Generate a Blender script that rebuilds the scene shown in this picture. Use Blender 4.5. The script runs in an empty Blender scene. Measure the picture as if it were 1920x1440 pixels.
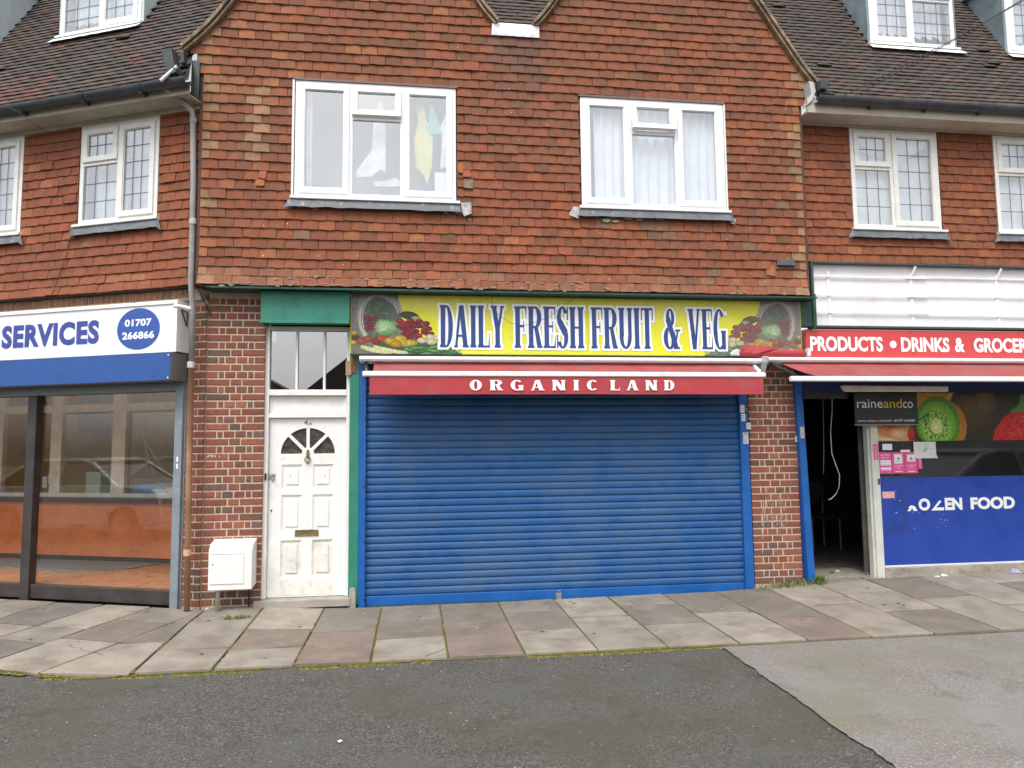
import bpy, math, random
from mathutils import Vector, Matrix, noise
R = math.radians
random.seed(11)
S = bpy.context.scene
COL = S.collection

# ------------------------------------------------------------------ camera, world, sun, exposure
CAM = (0.515, -7.6099, 1.618)
YAW, PIT, ROL, FPX = 0.1341, 0.0863, -0.0106, 1350.0
cd = bpy.data.cameras.new('camera'); cam = bpy.data.objects.new('camera', cd); COL.objects.link(cam)
cd.sensor_width = 36.0; cd.lens = 36.0 * FPX / 1920.0; cd.clip_start = 0.05; cd.clip_end = 400
fw = Vector((math.sin(YAW)*math.cos(PIT), math.cos(YAW)*math.cos(PIT), math.sin(PIT)))
rt = Vector((math.cos(YAW), -math.sin(YAW), 0)); up = rt.cross(fw)
r2 = rt*math.cos(ROL) + up*math.sin(ROL); u2 = -rt*math.sin(ROL) + up*math.cos(ROL)
m = Matrix((r2, u2, -fw)).transposed().to_4x4(); m.translation = Vector(CAM)
cam.matrix_world = m
S.camera = cam
SUN_EL, SUN_AZ = 58, 205            # azimuth clockwise from +Y: behind the camera, a little to the left
w = bpy.data.worlds.new('World'); S.world = w; w.use_nodes = True
nt = w.node_tree; bg = nt.nodes['Background']
sky = nt.nodes.new('ShaderNodeTexSky'); sky.sky_type = 'NISHITA'; sky.sun_disc = False
sky.sun_elevation = R(SUN_EL); sky.sun_rotation = R(SUN_AZ); sky.air_density = 1.0; sky.dust_density = 4.0; sky.ozone_density = 1.0
hs = nt.nodes.new('ShaderNodeHueSaturation'); hs.inputs['Saturation'].default_value = 0.22
nt.links.new(sky.outputs[0], hs.inputs['Color']); nt.links.new(hs.outputs[0], bg.inputs['Color'])
bg.inputs['Strength'].default_value = 0.15
sd = bpy.data.lights.new('sun', 'SUN'); sd.energy = .95; sd.angle = R(30); sd.color = (1.0, 0.965, 0.91)
sun = bpy.data.objects.new('sun', sd); COL.objects.link(sun)
dirv = Vector((math.sin(R(SUN_AZ))*math.cos(R(SUN_EL)), math.cos(R(SUN_AZ))*math.cos(R(SUN_EL)), math.sin(R(SUN_EL))))
sun.rotation_euler = dirv.to_track_quat('Z', 'Y').to_euler(); sun.location = (0, -10, 20)
vs = S.view_settings; vs.view_transform = 'Standard'; vs.look = 'None'; vs.gamma = 1.0; vs.use_curve_mapping = False
vs.exposure = 0.80
S.cycles.max_bounces = 8; S.cycles.transparent_max_bounces = 16; S.cycles.sample_clamp_indirect = 6.0
S.cycles.caustics_reflective = False; S.cycles.caustics_refractive = False

# ------------------------------------------------------------------ materials
MATS = {}
def mat(name, color=(.5, .5, .5), rough=.7, var=.12, scale=6., bump=.0, bscale=40., metal=0., spec=.5, stain=None, stain_scale=2., stain_amt=.5, src=None, coat=0., detail=None, dirt=None):
    """procedural material: colour noise, optional stain colour in patches, optional fine speckle, bump"""
    if name in MATS: return MATS[name]
    mt = bpy.data.materials.new(name); MATS[name] = mt; mt.use_nodes = True
    t = mt.node_tree; N = t.nodes; L = t.links; b = N['Principled BSDF']
    tc = N.new('ShaderNodeTexCoord'); geo = N.new('ShaderNodeNewGeometry')
    if src == 'object':
        base = N.new('ShaderNodeObjectInfo').outputs['Color']
    elif src == 'attr':
        a = N.new('ShaderNodeAttribute'); a.attribute_name = 'col'; base = a.outputs['Color']
    else:
        rgb = N.new('ShaderNodeRGB'); rgb.outputs[0].default_value = (*color, 1); base = rgb.outputs[0]
    def noise_fac(sc, det=6, rg=.6, lo=.35, hi=.65):
        n = N.new('ShaderNodeTexNoise'); n.inputs['Scale'].default_value = sc; n.inputs['Detail'].default_value = det; n.inputs['Roughness'].default_value = rg
        L.new(geo.outputs['Position'], n.inputs['Vector'])
        mr = N.new('ShaderNodeMapRange'); mr.inputs['From Min'].default_value = lo; mr.inputs['From Max'].default_value = hi
        L.new(n.outputs['Fac'], mr.inputs['Value']); return mr.outputs[0], n
    f, n1 = noise_fac(scale)
    mul = N.new('ShaderNodeMapRange'); mul.inputs['To Min'].default_value = 1-var; mul.inputs['To Max'].default_value = 1+var
    L.new(f, mul.inputs['Value'])
    vm = N.new('ShaderNodeVectorMath'); vm.operation = 'SCALE'; L.new(base, vm.inputs[0]); L.new(mul.outputs[0], vm.inputs['Scale'])
    out = vm.outputs[0]
    if detail:                                   # fine speckle (amount, scale)
        f2, _ = noise_fac(detail[1], 3, .7, .3, .7)
        m2 = N.new('ShaderNodeMapRange'); m2.inputs['To Min'].default_value = 1-detail[0]; m2.inputs['To Max'].default_value = 1+detail[0]
        L.new(f2, m2.inputs['Value'])
        v2 = N.new('ShaderNodeVectorMath'); v2.operation = 'SCALE'; L.new(out, v2.inputs[0]); L.new(m2.outputs[0], v2.inputs['Scale']); out = v2.outputs[0]
    for st in ([(stain, stain_scale, stain_amt, .5, .72)] if stain else []) + (dirt or []):
        f3, _ = noise_fac(st[1], 8, .68, st[3], st[4])
        sc = N.new('ShaderNodeMath'); sc.operation = 'MULTIPLY'; sc.inputs[1].default_value = st[2]; L.new(f3, sc.inputs[0])
        mx = N.new('ShaderNodeMix'); mx.data_type = 'RGBA'; L.new(sc.outputs[0], mx.inputs['Factor'])
        L.new(out, mx.inputs['A']); mx.inputs['B'].default_value = (*st[0], 1); out = mx.outputs['Result']
    L.new(out, b.inputs['Base Color'])
    rr = N.new('ShaderNodeMapRange'); rr.inputs['To Min'].default_value = max(.03, rough-.1); rr.inputs['To Max'].default_value = min(1, rough+.1)
    L.new(f, rr.inputs['Value']); L.new(rr.outputs[0], b.inputs['Roughness'])
    b.inputs['Metallic'].default_value = metal; b.inputs['Specular IOR Level'].default_value = spec
    if coat: b.inputs['Coat Weight'].default_value = coat
    if bump:
        n = N.new('ShaderNodeTexNoise'); n.inputs['Scale'].default_value = bscale; n.inputs['Detail'].default_value = 6; n.inputs['Roughness'].default_value = .65
        L.new(geo.outputs['Position'], n.inputs['Vector'])
        bp = N.new('ShaderNodeBump'); bp.inputs['Strength'].default_value = bump; bp.inputs['Distance'].default_value = .01
        L.new(n.outputs['Fac'], bp.inputs['Height']); L.new(bp.outputs[0], b.inputs['Normal'])
    return mt
def glass(name, tint=(.86, .9, .9), refl=.0, rough=.0):
    if name in MATS: return MATS[name]
    mt = bpy.data.materials.new(name); MATS[name] = mt; mt.use_nodes = True
    t = mt.node_tree; N = t.nodes; L = t.links; N.clear()
    o = N.new('ShaderNodeOutputMaterial'); tr = N.new('ShaderNodeBsdfTransparent'); gl = N.new('ShaderNodeBsdfGlossy')
    tr.inputs[0].default_value = (*tint, 1); gl.inputs['Roughness'].default_value = rough; gl.inputs[0].default_value = (1, 1, 1, 1)
    lw = N.new('ShaderNodeLayerWeight'); lw.inputs[0].default_value = .5     # Schlick: the same from both sides of the pane
    pw = N.new('ShaderNodeMath'); pw.operation = 'POWER'; pw.inputs[1].default_value = 5; L.new(lw.outputs['Facing'], pw.inputs[0])
    ad = N.new('ShaderNodeMath'); ad.operation = 'MULTIPLY_ADD'; ad.inputs[1].default_value = .85; ad.inputs[2].default_value = .04+refl; ad.use_clamp = True
    L.new(pw.outputs[0], ad.inputs[0])
    mx = N.new('ShaderNodeMixShader'); L.new(ad.outputs[0], mx.inputs[0]); L.new(tr.outputs[0], mx.inputs[1]); L.new(gl.outputs[0], mx.inputs[2]); L.new(mx.outputs[0], o.inputs[0])
    return mt
CLAY_DIRT = [((.10, .065, .035), 7., .38, .48, .66), ((.045, .035, .03), 1.3, .25, .5, .72), ((.38, .34, .28), 26., .5, .70, .80)]
M_TILE = mat('clay_tile', src='object', rough=.85, var=.20, scale=16, bump=.35, bscale=90, detail=(.16, 110), dirt=CLAY_DIRT)
M_TILEJ = mat('clay_tile_joined', src='attr', rough=.85, var=.20, scale=16, bump=.35, bscale=90, detail=(.16, 110), dirt=CLAY_DIRT)
M_ROOFT = mat('roof_tile_clay', src='attr', rough=.9, var=.22, scale=9, bump=.4, bscale=70, detail=(.2, 120), dirt=[((.075, .068, .025), 1.1, .45, .55, .75), ((.075, .075, .075), 2.7, .35, .5, .7)])
M_BRICK = mat('brick_clay', src='object', rough=.88, var=.2, scale=22, bump=.4, bscale=120, detail=(.15, 200))
M_MORTAR = mat('lime_mortar', (.54, .45, .33), .95, .18, 12, .4, 150)
M_PAVE = mat('concrete_slab', src='object', rough=.9, var=.15, scale=4, bump=.35, bscale=80, detail=(.20, 150), dirt=[((.13, .108, .078), 2.2, .6, .46, .68), ((.14, .115, .07), 1.2, .35, .5, .7), ((.30, .28, .25), 6., .35, .56, .7), ((.05, .045, .04), 11., .6, .70, .745)])
M_UPVC = mat('white_upvc', (.84, .85, .86), .36, .04, 5, 0, dirt=[((.45, .43, .38), 5., .28, .55, .72), ((.3, .28, .22), 22., .3, .66, .72)])
M_UPVC2 = mat('weathered_white_frame', (.74, .74, .70), .5, .06, 8, .05, 60)
M_WHITE = mat('white_painted_metal', (.84, .84, .83), .35, .04, 8, 0, dirt=[((.35, .33, .3), 5., .3, .58, .75)])
M_DOOR = mat('white_door_paint', (.80, .79, .76), .5, .05, 9, .12, 40, dirt=[((.36, .31, .25), 9., .55, .62, .72), ((.5, .47, .42), 3., .35, .55, .7)])
M_DOORW = mat('worn_door_paint', (.74, .72, .67), .6, .08, 14, .2, 50, dirt=[((.46, .43, .38), 6., .5, .52, .66), ((.33, .29, .24), 20., .7, .61, .65)])
M_BLUE = mat('blue_shutter_paint', (.018, .095, .270), .62, .10, 3.0, .05, 50, spec=.35, dirt=[((.065, .125, .235), 1.5, .75, .42, .64), ((.05, .06, .09), 9., .35, .60, .72), ((.02, .05, .14), 3., .35, .5, .7)])
M_BLUERAIL = mat('bright_blue_paint', (.008, .10, .36), .4, .08, 6, .03, 60, dirt=[((.12, .14, .18), 20., .4, .66, .74)])
M_GREEN = mat('green_board_paint', (.025, .20, .14), .5, .10, 6, .06, 50, dirt=[((.01, .06, .05), 4., .35, .55, .7)])
M_DGREEN = mat('dark_green_paint', (.015, .06, .045), .5, .15, 9, .1, 60)
M_REDF = mat('red_awning_canvas', (.40, .040, .052), .8, .12, 7, .15, 200, dirt=[((.30, .11, .10), 3., .5, .48, .7)])
M_REDS = mat('red_sign_face', (.52, .055, .058), .35, .04, 5)
M_YEL = mat('yellow_sign_face', (.64, .62, .025), .3, .06, 2.5, dirt=[((.66, .64, .26), 1.6, .55, .48, .72)])
M_BLUETXT = mat('navy_lettering', (.022, .055, .20), .35, .12, 3)
M_WHTTXT = mat('white_lettering', (.86, .87, .88), .4, .02, 5)
M_PRINT = mat('printed_picture', src='attr', rough=.35, var=.16, scale=30, detail=(.18, 140))
M_PRINTG = mat('window_vinyl_print', src='attr', rough=.3, var=.12, scale=30, detail=(.12, 140), spec=.4)
M_BLACKP = mat('black_plastic', (.02, .022, .026), .35, .15, 8, spec=.5)
M_GUT = mat('dark_grey_gutter', (.035, .04, .048), .4, .2, 6, dirt=[((.12, .12, .12), 4., .4, .5, .7)])
M_SOFF = mat('cream_soffit_paint', (.46, .42, .34), .6, .10, 5, .05, 40, dirt=[((.16, .14, .11), 6., .45, .56, .7)])
M_LEAD = mat('lead_flashing', (.13, .145, .16), .6, .25, 9, .25, 30, dirt=[((.45, .44, .41), 12., .7, .58, .66)])
M_LEADW = mat('whitened_lead', (.72, .73, .74), .6, .15, 14, .2, 40)
M_LEADG = mat('blue_grey_lead', (.20, .26, .29), .55, .2, 5, .2, 20, dirt=[((.08, .1, .11), 6., .4, .56, .7)])
M_CAME = mat('lead_came', (.12, .13, .14), .5, .1, 20)
M_PIPEG = mat('grey_pipe', (.30, .29, .28), .45, .15, 7)
M_PIPEB = mat('brown_pipe', (.38, .205, .115), .55, .16, 5, .05, 60)
M_GREYM = mat('grey_metal', (.20, .24, .27), .45, .12, 7, dirt=[((.4, .4, .38), 9., .4, .6, .7)])
M_DARKM = mat('dark_bronze_frame', (.045, .038, .038), .4, .2, 6)
M_SIGNW = mat('white_sign_face', (.80, .81, .83), .3, .02, 4)
M_SIGNB = mat('blue_sign_face', (.018, .078, .29), .35, .08, 4)
M_SIGNG = mat('grey_end_cap', (.16, .15, .15), .5, .08, 4)
M_GLASS = glass('window_glass', refl=.06)
M_GLASSU = glass('upper_window_glass', tint=(.96, .98, .99), refl=.16)
M_GLASSD = glass('shop_glass', tint=(.99, .99, .98), refl=.03)
M_CURT = mat('white_net_curtain', (.90, .91, .94), .9, .04, 6)
M_ROOM = mat('pale_room_paint', (.46, .52, .54), .9, .05, 3)
M_ROOMD = mat('dark_room_wall', (.035, .03, .03), .9, .3, 3)
M_CONC = mat('rough_concrete', (.34, .31, .26), .95, .2, 9, .4, 60, dirt=[((.12, .1, .08), 5., .6, .5, .65)])
M_ASPH = None

def asphalt(name, base, dark, light, patch):
    mt = bpy.data.materials.new(name); mt.use_nodes = True; t = mt.node_tree; N = t.nodes; L = t.links; b = N['Principled BSDF']
    geo = N.new('ShaderNodeNewGeometry')
    def nz(sc, det, rg=.6):
        n = N.new('ShaderNodeTexNoise'); n.inputs['Scale'].default_value = sc; n.inputs['Detail'].default_value = det; n.inputs['Roughness'].default_value = rg
        L.new(geo.outputs['Position'], n.inputs['Vector']); return n.outputs['Fac']
    def ramp(f, stops):
        r = N.new('ShaderNodeValToRGB'); e = r.color_ramp.elements
        while len(e) < len(stops): e.new(.5)
        for i, (p, c) in enumerate(stops): e[i].position = p; e[i].color = (*c, 1)
        L.new(f, r.inputs[0]); return r.outputs[0]
    def mix(a, b_, f, amt=1., mode='MIX'):
        m_ = N.new('ShaderNodeMix'); m_.data_type = 'RGBA'; m_.blend_type = mode
        if f is None: m_.inputs['Factor'].default_value = amt
        else:
            k = N.new('ShaderNodeMath'); k.operation = 'MULTIPLY'; k.inputs[1].default_value = amt; L.new(f, k.inputs[0]); L.new(k.outputs[0], m_.inputs['Factor'])
        L.new(a, m_.inputs['A'])
        if isinstance(b_, tuple): m_.inputs['B'].default_value = (*b_, 1)
        else: L.new(b_, m_.inputs['B'])
        return m_.outputs['Result']
    def mr(f, lo, hi):
        k = N.new('ShaderNodeMapRange'); k.inputs['From Min'].default_value = lo; k.inputs['From Max'].default_value = hi; L.new(f, k.inputs['Value']); return k.outputs[0]
    vo = N.new('ShaderNodeTexVoronoi'); vo.inputs['Scale'].default_value = 120; L.new(geo.outputs['Position'], vo.inputs['Vector'])
    sep = N.new('ShaderNodeSeparateColor'); L.new(vo.outputs['Color'], sep.inputs[0])
    c = ramp(sep.outputs[0], [(0., dark), (.55, base), (.86, light), (1., tuple(min(1, 1.35*x) for x in light))])
    c = mix(c, patch, mr(nz(.8, 7, .7), .46, .60), .5)
    c = mix(c, tuple(x*k_ for x, k_ in zip(base, (1.12, 1.25, 1.30))), mr(nz(1.0, 7, .7), .50, .60), .6)
    c = mix(c, tuple(x*k_ for x, k_ in zip(base, (.85, .88, .62))), mr(nz(.75, 6, .65), .48, .62), .6)
    c = mix(c, tuple(x*.5 for x in base), mr(nz(2.6, 8, .75), .56, .66), .5)
    c = mix(c, tuple(x*.35 for x in base), mr(nz(4.5, 3), .72, .78), .6)
    v2 = N.new('ShaderNodeTexVoronoi'); v2.inputs['Scale'].default_value = 9; L.new(geo.outputs['Position'], v2.inputs['Vector'])
    c = mix(c, (.5, .48, .44), mr(v2.outputs['Distance'], .06, .045), .55)
    L.new(c, b.inputs['Base Color']); b.inputs['Roughness'].default_value = .85; b.inputs['Specular IOR Level'].default_value = .4
    bp = N.new('ShaderNodeBump'); bp.inputs['Strength'].default_value = .55; bp.inputs['Distance'].default_value = .006
    L.new(vo.outputs['Distance'], bp.inputs['Height']); bp2 = N.new('ShaderNodeBump'); bp2.inputs['Strength'].default_value = .4; bp2.inputs['Distance'].default_value = .02
    L.new(nz(14, 6), bp2.inputs['Height']); L.new(bp.outputs[0], bp2.inputs['Normal']); L.new(bp2.outputs[0], b.inputs['Normal'])
    return mt
M_ROAD = asphalt('asphalt_road', (.080, .073, .064), (.042, .038, .034), (.135, .127, .115), (.102, .099, .088))
M_APRON = asphalt('worn_concrete_apron', (.205, .188, .174), (.15, .136, .125), (.255, .238, .222), (.225, .210, .196))

# ------------------------------------------------------------------ mesh helpers
class MB:
    def __init__(s): s.v = []; s.f = []; s.c = []
    def add(s, vs, fs, col=None):
        o = len(s.v); s.v += [tuple(p) for p in vs]; s.f += [tuple(i+o for i in f) for f in fs]; s.c += [col]*len(fs); return s
    def box(s, x0, x1, y0, y1, z0, z1, col=None):
        if x0 > x1: x0, x1 = x1, x0
        if y0 > y1: y0, y1 = y1, y0
        if z0 > z1: z0, z1 = z1, z0
        return s.add([(x0, y0, z0), (x1, y0, z0), (x1, y1, z0), (x0, y1, z0), (x0, y0, z1), (x1, y0, z1), (x1, y1, z1), (x0, y1, z1)],
                     [(0, 3, 2, 1), (4, 5, 6, 7), (0, 1, 5, 4), (1, 2, 6, 5), (2, 3, 7, 6), (3, 0, 4, 7)], col)
    def quad(s, a, b, c, d, col=None): return s.add([a, b, c, d], [(0, 1, 2, 3)], col)
    def prism(s, pts, y0, y1, col=None, axis='y'):
        """polygon in x,z (axis y), y,z (axis x) or x,y (axis z) extruded"""
        n = len(pts)
        def P(a, b, k): return (a, k, b) if axis == 'y' else ((k, a, b) if axis == 'x' else (a, b, k))
        vs = [P(a, b, y0) for a, b in pts] + [P(a, b, y1) for a, b in pts]
        fs = [tuple(range(n)), tuple(range(2*n-1, n-1, -1))] + [(i, n+i, n+(i+1) % n, (i+1) % n) for i in range(n)]
        return s.add(vs, fs, col)
    def tube(s, path, r, n=10, col=None, cap=True):
        path = [Vector(p) for p in path]; rings = []
        for i, p in enumerate(path):
            d = (path[min(i+1, len(path)-1)] - path[max(i-1, 0)]).normalized()
            a = Vector((0, 0, 1)) if abs(d.z) < .9 else Vector((1, 0, 0))
            u = d.cross(a).normalized(); v = d.cross(u)
            rr = r[i] if isinstance(r, (list, tuple)) else r
            rings.append([p + u*math.cos(2*math.pi*k/n)*rr + v*math.sin(2*math.pi*k/n)*rr for k in range(n)])
        vs = [q for g in rings for q in g]; fs = []
        for i in range(len(path)-1):
            for k in range(n): fs.append((i*n+k, i*n+(k+1) % n, (i+1)*n+(k+1) % n, (i+1)*n+k))
        if cap: fs += [tuple(range(n)), tuple(range((len(path)-1)*n, len(path)*n))]
        return s.add(vs, fs, col)
    def ring(s, x0, x1, z0, z1, w_, y0, y1, w2=None):
        """rectangular frame in the x,z plane"""
        w2 = w2 or w_
        s.box(x0, x0+w_, y0, y1, z0, z1); s.box(x1-w_, x1, y0, y1, z0, z1)
        s.box(x0+w_, x1-w_, y0, y1, z0, z0+w2); s.box(x0+w_, x1-w_, y0, y1, z1-w2, z1); return s
    def mesh(s, name, mt, off=(0, 0, 0), smooth=False):
        me = bpy.data.meshes.new(name)
        me.from_pydata([(p[0]-off[0], p[1]-off[1], p[2]-off[2]) for p in s.v], [], s.f)
        if any(c is not None for c in s.c):
            a = me.color_attributes.new('col', 'FLOAT_COLOR', 'CORNER'); k = 0; dat = []
            for poly, c in zip(me.polygons, s.c):
                for j, li in enumerate(poly.loop_indices):
                    cc = c if c is not None else (.5, .5, .5)
                    if isinstance(cc[0], (tuple, list)): cc = cc[j]
                    dat += [cc[0], cc[1], cc[2], 1.0]
            a.data.foreach_set('color', dat)
        me.materials.append(mt)
        if smooth: me.shade_smooth()
        me.update(); return me
BASE = {}
TH = 0.3898; XJ = -1.7437
def LW(s_, o, z=0.): return (XJ + s_*math.cos(TH) + o*math.sin(TH), -s_*math.sin(TH) + o*math.cos(TH), z)
def tag(o, label=None, cat=None, group=None, kind=None):
    if label: o['label'] = label
    if cat: o['category'] = cat
    if group: o['group'] = group
    if kind: o['kind'] = kind
    return o
def thing(name, label, cat, base=(0, 0, 0), group=None, frame='W'):
    """an Empty at the thing's base; its parts are given in the frame's coordinates"""
    o = bpy.data.objects.new(name, None); COL.objects.link(o)
    if frame == 'L': o.location = LW(*base); o.rotation_euler = (0, 0, -TH)
    else: o.location = base
    o.empty_display_size = .1; BASE[o.name] = base
    return tag(o, label, cat, group)
def base_of(p):
    while p.parent: p = p.parent
    return BASE.get(p.name, (0, 0, 0))
def part(name, mb, mt, parent=None, bevel=0., smooth=False, kind=None, label=None):
    off = base_of(parent) if parent else (0, 0, 0)
    me = mb.mesh(name, mt, off, smooth) if isinstance(mb, MB) else mb
    o = bpy.data.objects.new(name, me); COL.objects.link(o)
    if parent: o.parent = parent
    if bevel:
        b = o.modifiers.new('bevel', 'BEVEL'); b.width = bevel; b.segments = 2; b.limit_method = 'ANGLE'; b.angle_limit = R(40)
    if kind: o['kind'] = kind
    if label: o['label'] = label
    return o
def single(name, mb, mt, label, cat, base, group=None, frame='W', **k):
    """a thing that is one mesh"""
    me = mb.mesh(name, mt, base, k.pop('smooth', False))
    o = part(name, me, mt, None, **k)
    if frame == 'L': o.location = LW(*base); o.rotation_euler = (0, 0, -TH)
    else: o.location = base
    BASE[o.name] = base
    return tag(o, label, cat, group)
def nz(x, y, z=0.): return noise.noise(Vector((x, y, z)))
def mixc(a, b, t): return tuple(a[i]*(1-t)+b[i]*t for i in range(3))
def scl(c, k): return tuple(min(1, x*k) for x in c)

# ---- text
_font_cache = {}
def text_mesh_data(s_, bold=0., spacing=1.):
    key = (s_, bold, spacing)
    if key in _font_cache: return _font_cache[key]
    cu = bpy.data.curves.new('t', 'FONT'); cu.body = s_; cu.offset = bold; cu.space_character = spacing; cu.resolution_u = 4
    o = bpy.data.objects.new('t', cu); COL.objects.link(o)
    dg = bpy.context.evaluated_depsgraph_get(); me = bpy.data.meshes.new_from_object(o.evaluated_get(dg))
    vs = [(v.co.x, v.co.y) for v in me.vertices]; fs = [tuple(p.vertices) for p in me.polygons]
    bpy.data.objects.remove(o); bpy.data.curves.remove(cu); bpy.data.meshes.remove(me)
    _font_cache[key] = (vs, fs); return vs, fs
def text(mb, s_, x0, x1, z0, z1, y, bold=0., spacing=1., col=None, cap=True):
    """flat lettering fitted to a box in the x,z plane, read from -y"""
    vs, fs = text_mesh_data(s_, bold, spacing)
    ax, bx_ = min(v[0] for v in vs), max(v[0] for v in vs); az, bz = min(v[1] for v in vs), max(v[1] for v in vs)
    mb.add([(x0+(v[0]-ax)/(bx_-ax)*(x1-x0), y, z0+(v[1]-az)/(bz-az)*(z1-z0)) for v in vs], fs, col)

# ---- drawn slab serif letters
def glyph(ch, w_, s_, e, t):
    """primitives in a box w_ wide and 1 high: ('P', pts) convex polygon, ('A', cx, cz, rx, rz, tx, tz, a0, a1) arc"""
    P = []
    def rect(a, b, c, d): P.append(('P', [(a, c), (b, c), (b, d), (a, d)]))
    def stem(x, sw=None, z0=0, z1=1, lo=True, hi=True):
        sw = sw or s_; rect(x, x+sw, z0, z1)
        for on, zz, d in ((lo, z0, 1), (hi, z1, -1)):
            if on:
                rect(x-e, x+sw+e, zz, zz+d*t) if d > 0 else rect(x-e, x+sw+e, zz-t, zz)
                P.append(('P', [(x-e*.5, zz+d*t), (x, zz+d*t*2.), (x+sw, zz+d*t*2.), (x+sw+e*.5, zz+d*t)] if d < 0 else [(x-e*.5, zz+t), (x+sw+e*.5, zz+t), (x+sw, zz+t*2.), (x, zz+t*2.)]))
    def arc(cx, cz, rx, rz, tx, tz, a0, a1): P.append(('A', cx, cz, rx, rz, tx, tz, a0, a1))
    def diag(xa, za, xb, zb, sw): P.append(('P', [(xa, za), (xa+sw, za), (xb+sw, zb), (xb, zb)]))
    th = t*1.1
    if ch == 'I': stem((w_-s_)/2)
    elif ch == 'D': stem(e); rect(e+s_, w_*.5, 0, th); rect(e+s_, w_*.5, 1-th, 1); arc(w_*.5, .5, w_*.5, .5, s_, th, -90, 90)
    elif ch == 'O': arc(w_*.5, .5, w_*.5, .51, s_, th, 0, 360)
    elif ch == 'C': arc(w_*.5, .5, w_*.5, .51, s_, th, 42, 318)
    elif ch == 'G': arc(w_*.5, .5, w_*.5, .51, s_, th, 42, 300); rect(w_-e*1.1, w_, .68 if e > .08 else .90, 1. if e > .08 else .901); rect(w_-s_, w_, .0, .45); rect(w_-s_-e, w_+e*.4, .42, .42+t)
    elif ch == 'L': stem(e); rect(e+s_, w_, 0, th); P.append(('P', [(w_-e*1.2, 0), (w_, 0), (w_, .34), (w_-e*.3, .34)]))
    elif ch in 'FE':
        stem(e); rect(e+s_, w_, 1-th, 1); P.append(('P', [(w_-e*.3, .70), (w_, .70), (w_, 1), (w_-e*1.2, 1)])); rect(e+s_, w_*.78, .50, .50+th); rect(w_*.78-e*.3, w_*.78+e*.3, .38, .64)
        if ch == 'E': rect(e+s_, w_, 0, th); P.append(('P', [(w_-e*1.2, 0), (w_, 0), (w_, .3), (w_-e*.3, .3)]))
    elif ch in 'RP':
        stem(e); rect(e+s_, w_*.52, 1-th, 1); rect(e+s_, w_*.52, .48, .48+th); arc(w_*.52, .74, w_*.44, .26, s_, th, -90, 90)
        P.append(('P', [(w_*.45, .5), (w_*.45+s_*.8, .5), (w_-e*.2, 0), (w_-s_*1.05-e*.2, 0)])); rect(w_-s_*1.05-e*.3, w_+e*.4, 0, t)
    elif ch == 'S':
        arc(w_*.5, .74, w_*.48, .27, s_*.9, th, 25, 262); arc(w_*.5, .26, w_*.5, .27, s_*.9, th, -155, 82)
        P.append(('P', [(w_*.06, .60), (w_*.42, .70), (w_*.96, .42), (w_*.58, .30)]))
        rect(w_-e*1.1, w_, .68, 1.); rect(0, e*1.1, 0, .32)
    elif ch == 'H': stem(e); stem(w_-s_-e); rect(e+s_, w_-s_-e, .5-th/2, .5+th/2)
    elif ch == 'U': stem(e, None, .3, 1, False); stem(w_-s_*.8-e, s_*.8, .3, 1, False); arc(w_*.5, .3, w_*.5-e, .31, s_*.9, th*1.2, 180, 360)
    elif ch == 'T': stem((w_-s_)/2, hi=False); rect(0, w_, 1-th, 1); rect(0, e*.9, .70, 1); rect(w_-e*.9, w_, .70, 1)
    elif ch == 'N': stem(e, s_*.75); stem(w_-s_*.75-e, s_*.75); diag(e, 1, w_-s_*1.1-e, 0, s_*1.1)
    elif ch == 'A': diag(e*.8, 0, w_*.5-s_*.5, 1, s_*.5); diag(w_-s_-e, 0, w_*.5-s_*.5, 1, s_); rect(w_*.22, w_*.75, .25, .25+th); rect(-e*.1, s_*.5+e*1.6, 0, t); rect(w_-s_-e*1.8, w_+e*.1, 0, t)
    elif ch == 'V': diag(w_*.5-s_*.5, 0, e, 1, s_); diag(w_*.5-s_*.1, 0, w_-s_*.5-e, 1, s_*.5); rect(-e*.1, s_+e*1.9, 1-t, 1); rect(w_-s_*.5-e*1.8, w_+e*.1, 1-t, 1)
    elif ch == 'Y': stem((w_-s_)/2, None, 0, .45, True, False); diag((w_-s_)/2, .42, e, 1, s_); diag((w_-s_)/2+s_*.4, .42, w_-s_*.5-e, 1, s_*.5); rect(-e*.1, s_+e*1.9, 1-t, 1); rect(w_-s_*.5-e*1.8, w_+e*.1, 1-t, 1)
    elif ch == '&':
        arc(w_*.46, .77, w_*.27, .23, s_*.62, th, 0, 360); arc(w_*.40, .27, w_*.40, .28, s_*.9, th*1.1, 60, 395)
        P.append(('P', [(w_*.16, .72), (w_*.42, .80), (w_*1.0, .0), (w_*.70, .0)])); rect(w_*.66, w_*1.08, 0, t); P.append(('P', [(w_*.72, .12), (w_*.84, .12), (w_*1.0, .46), (w_*.90, .46)])); rect(w_*.78, w_*1.12, .44, .44+t)
    return P
GW = dict(I=.5, D=1., O=1., C=1., G=1.05, L=.92, F=.9, E=.92, R=1.08, S=.86, H=1.12, U=1.12, T=.95, N=1.15, A=1.12, V=1.1, Y=1.05)
GW['&'] = 1.1
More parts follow.
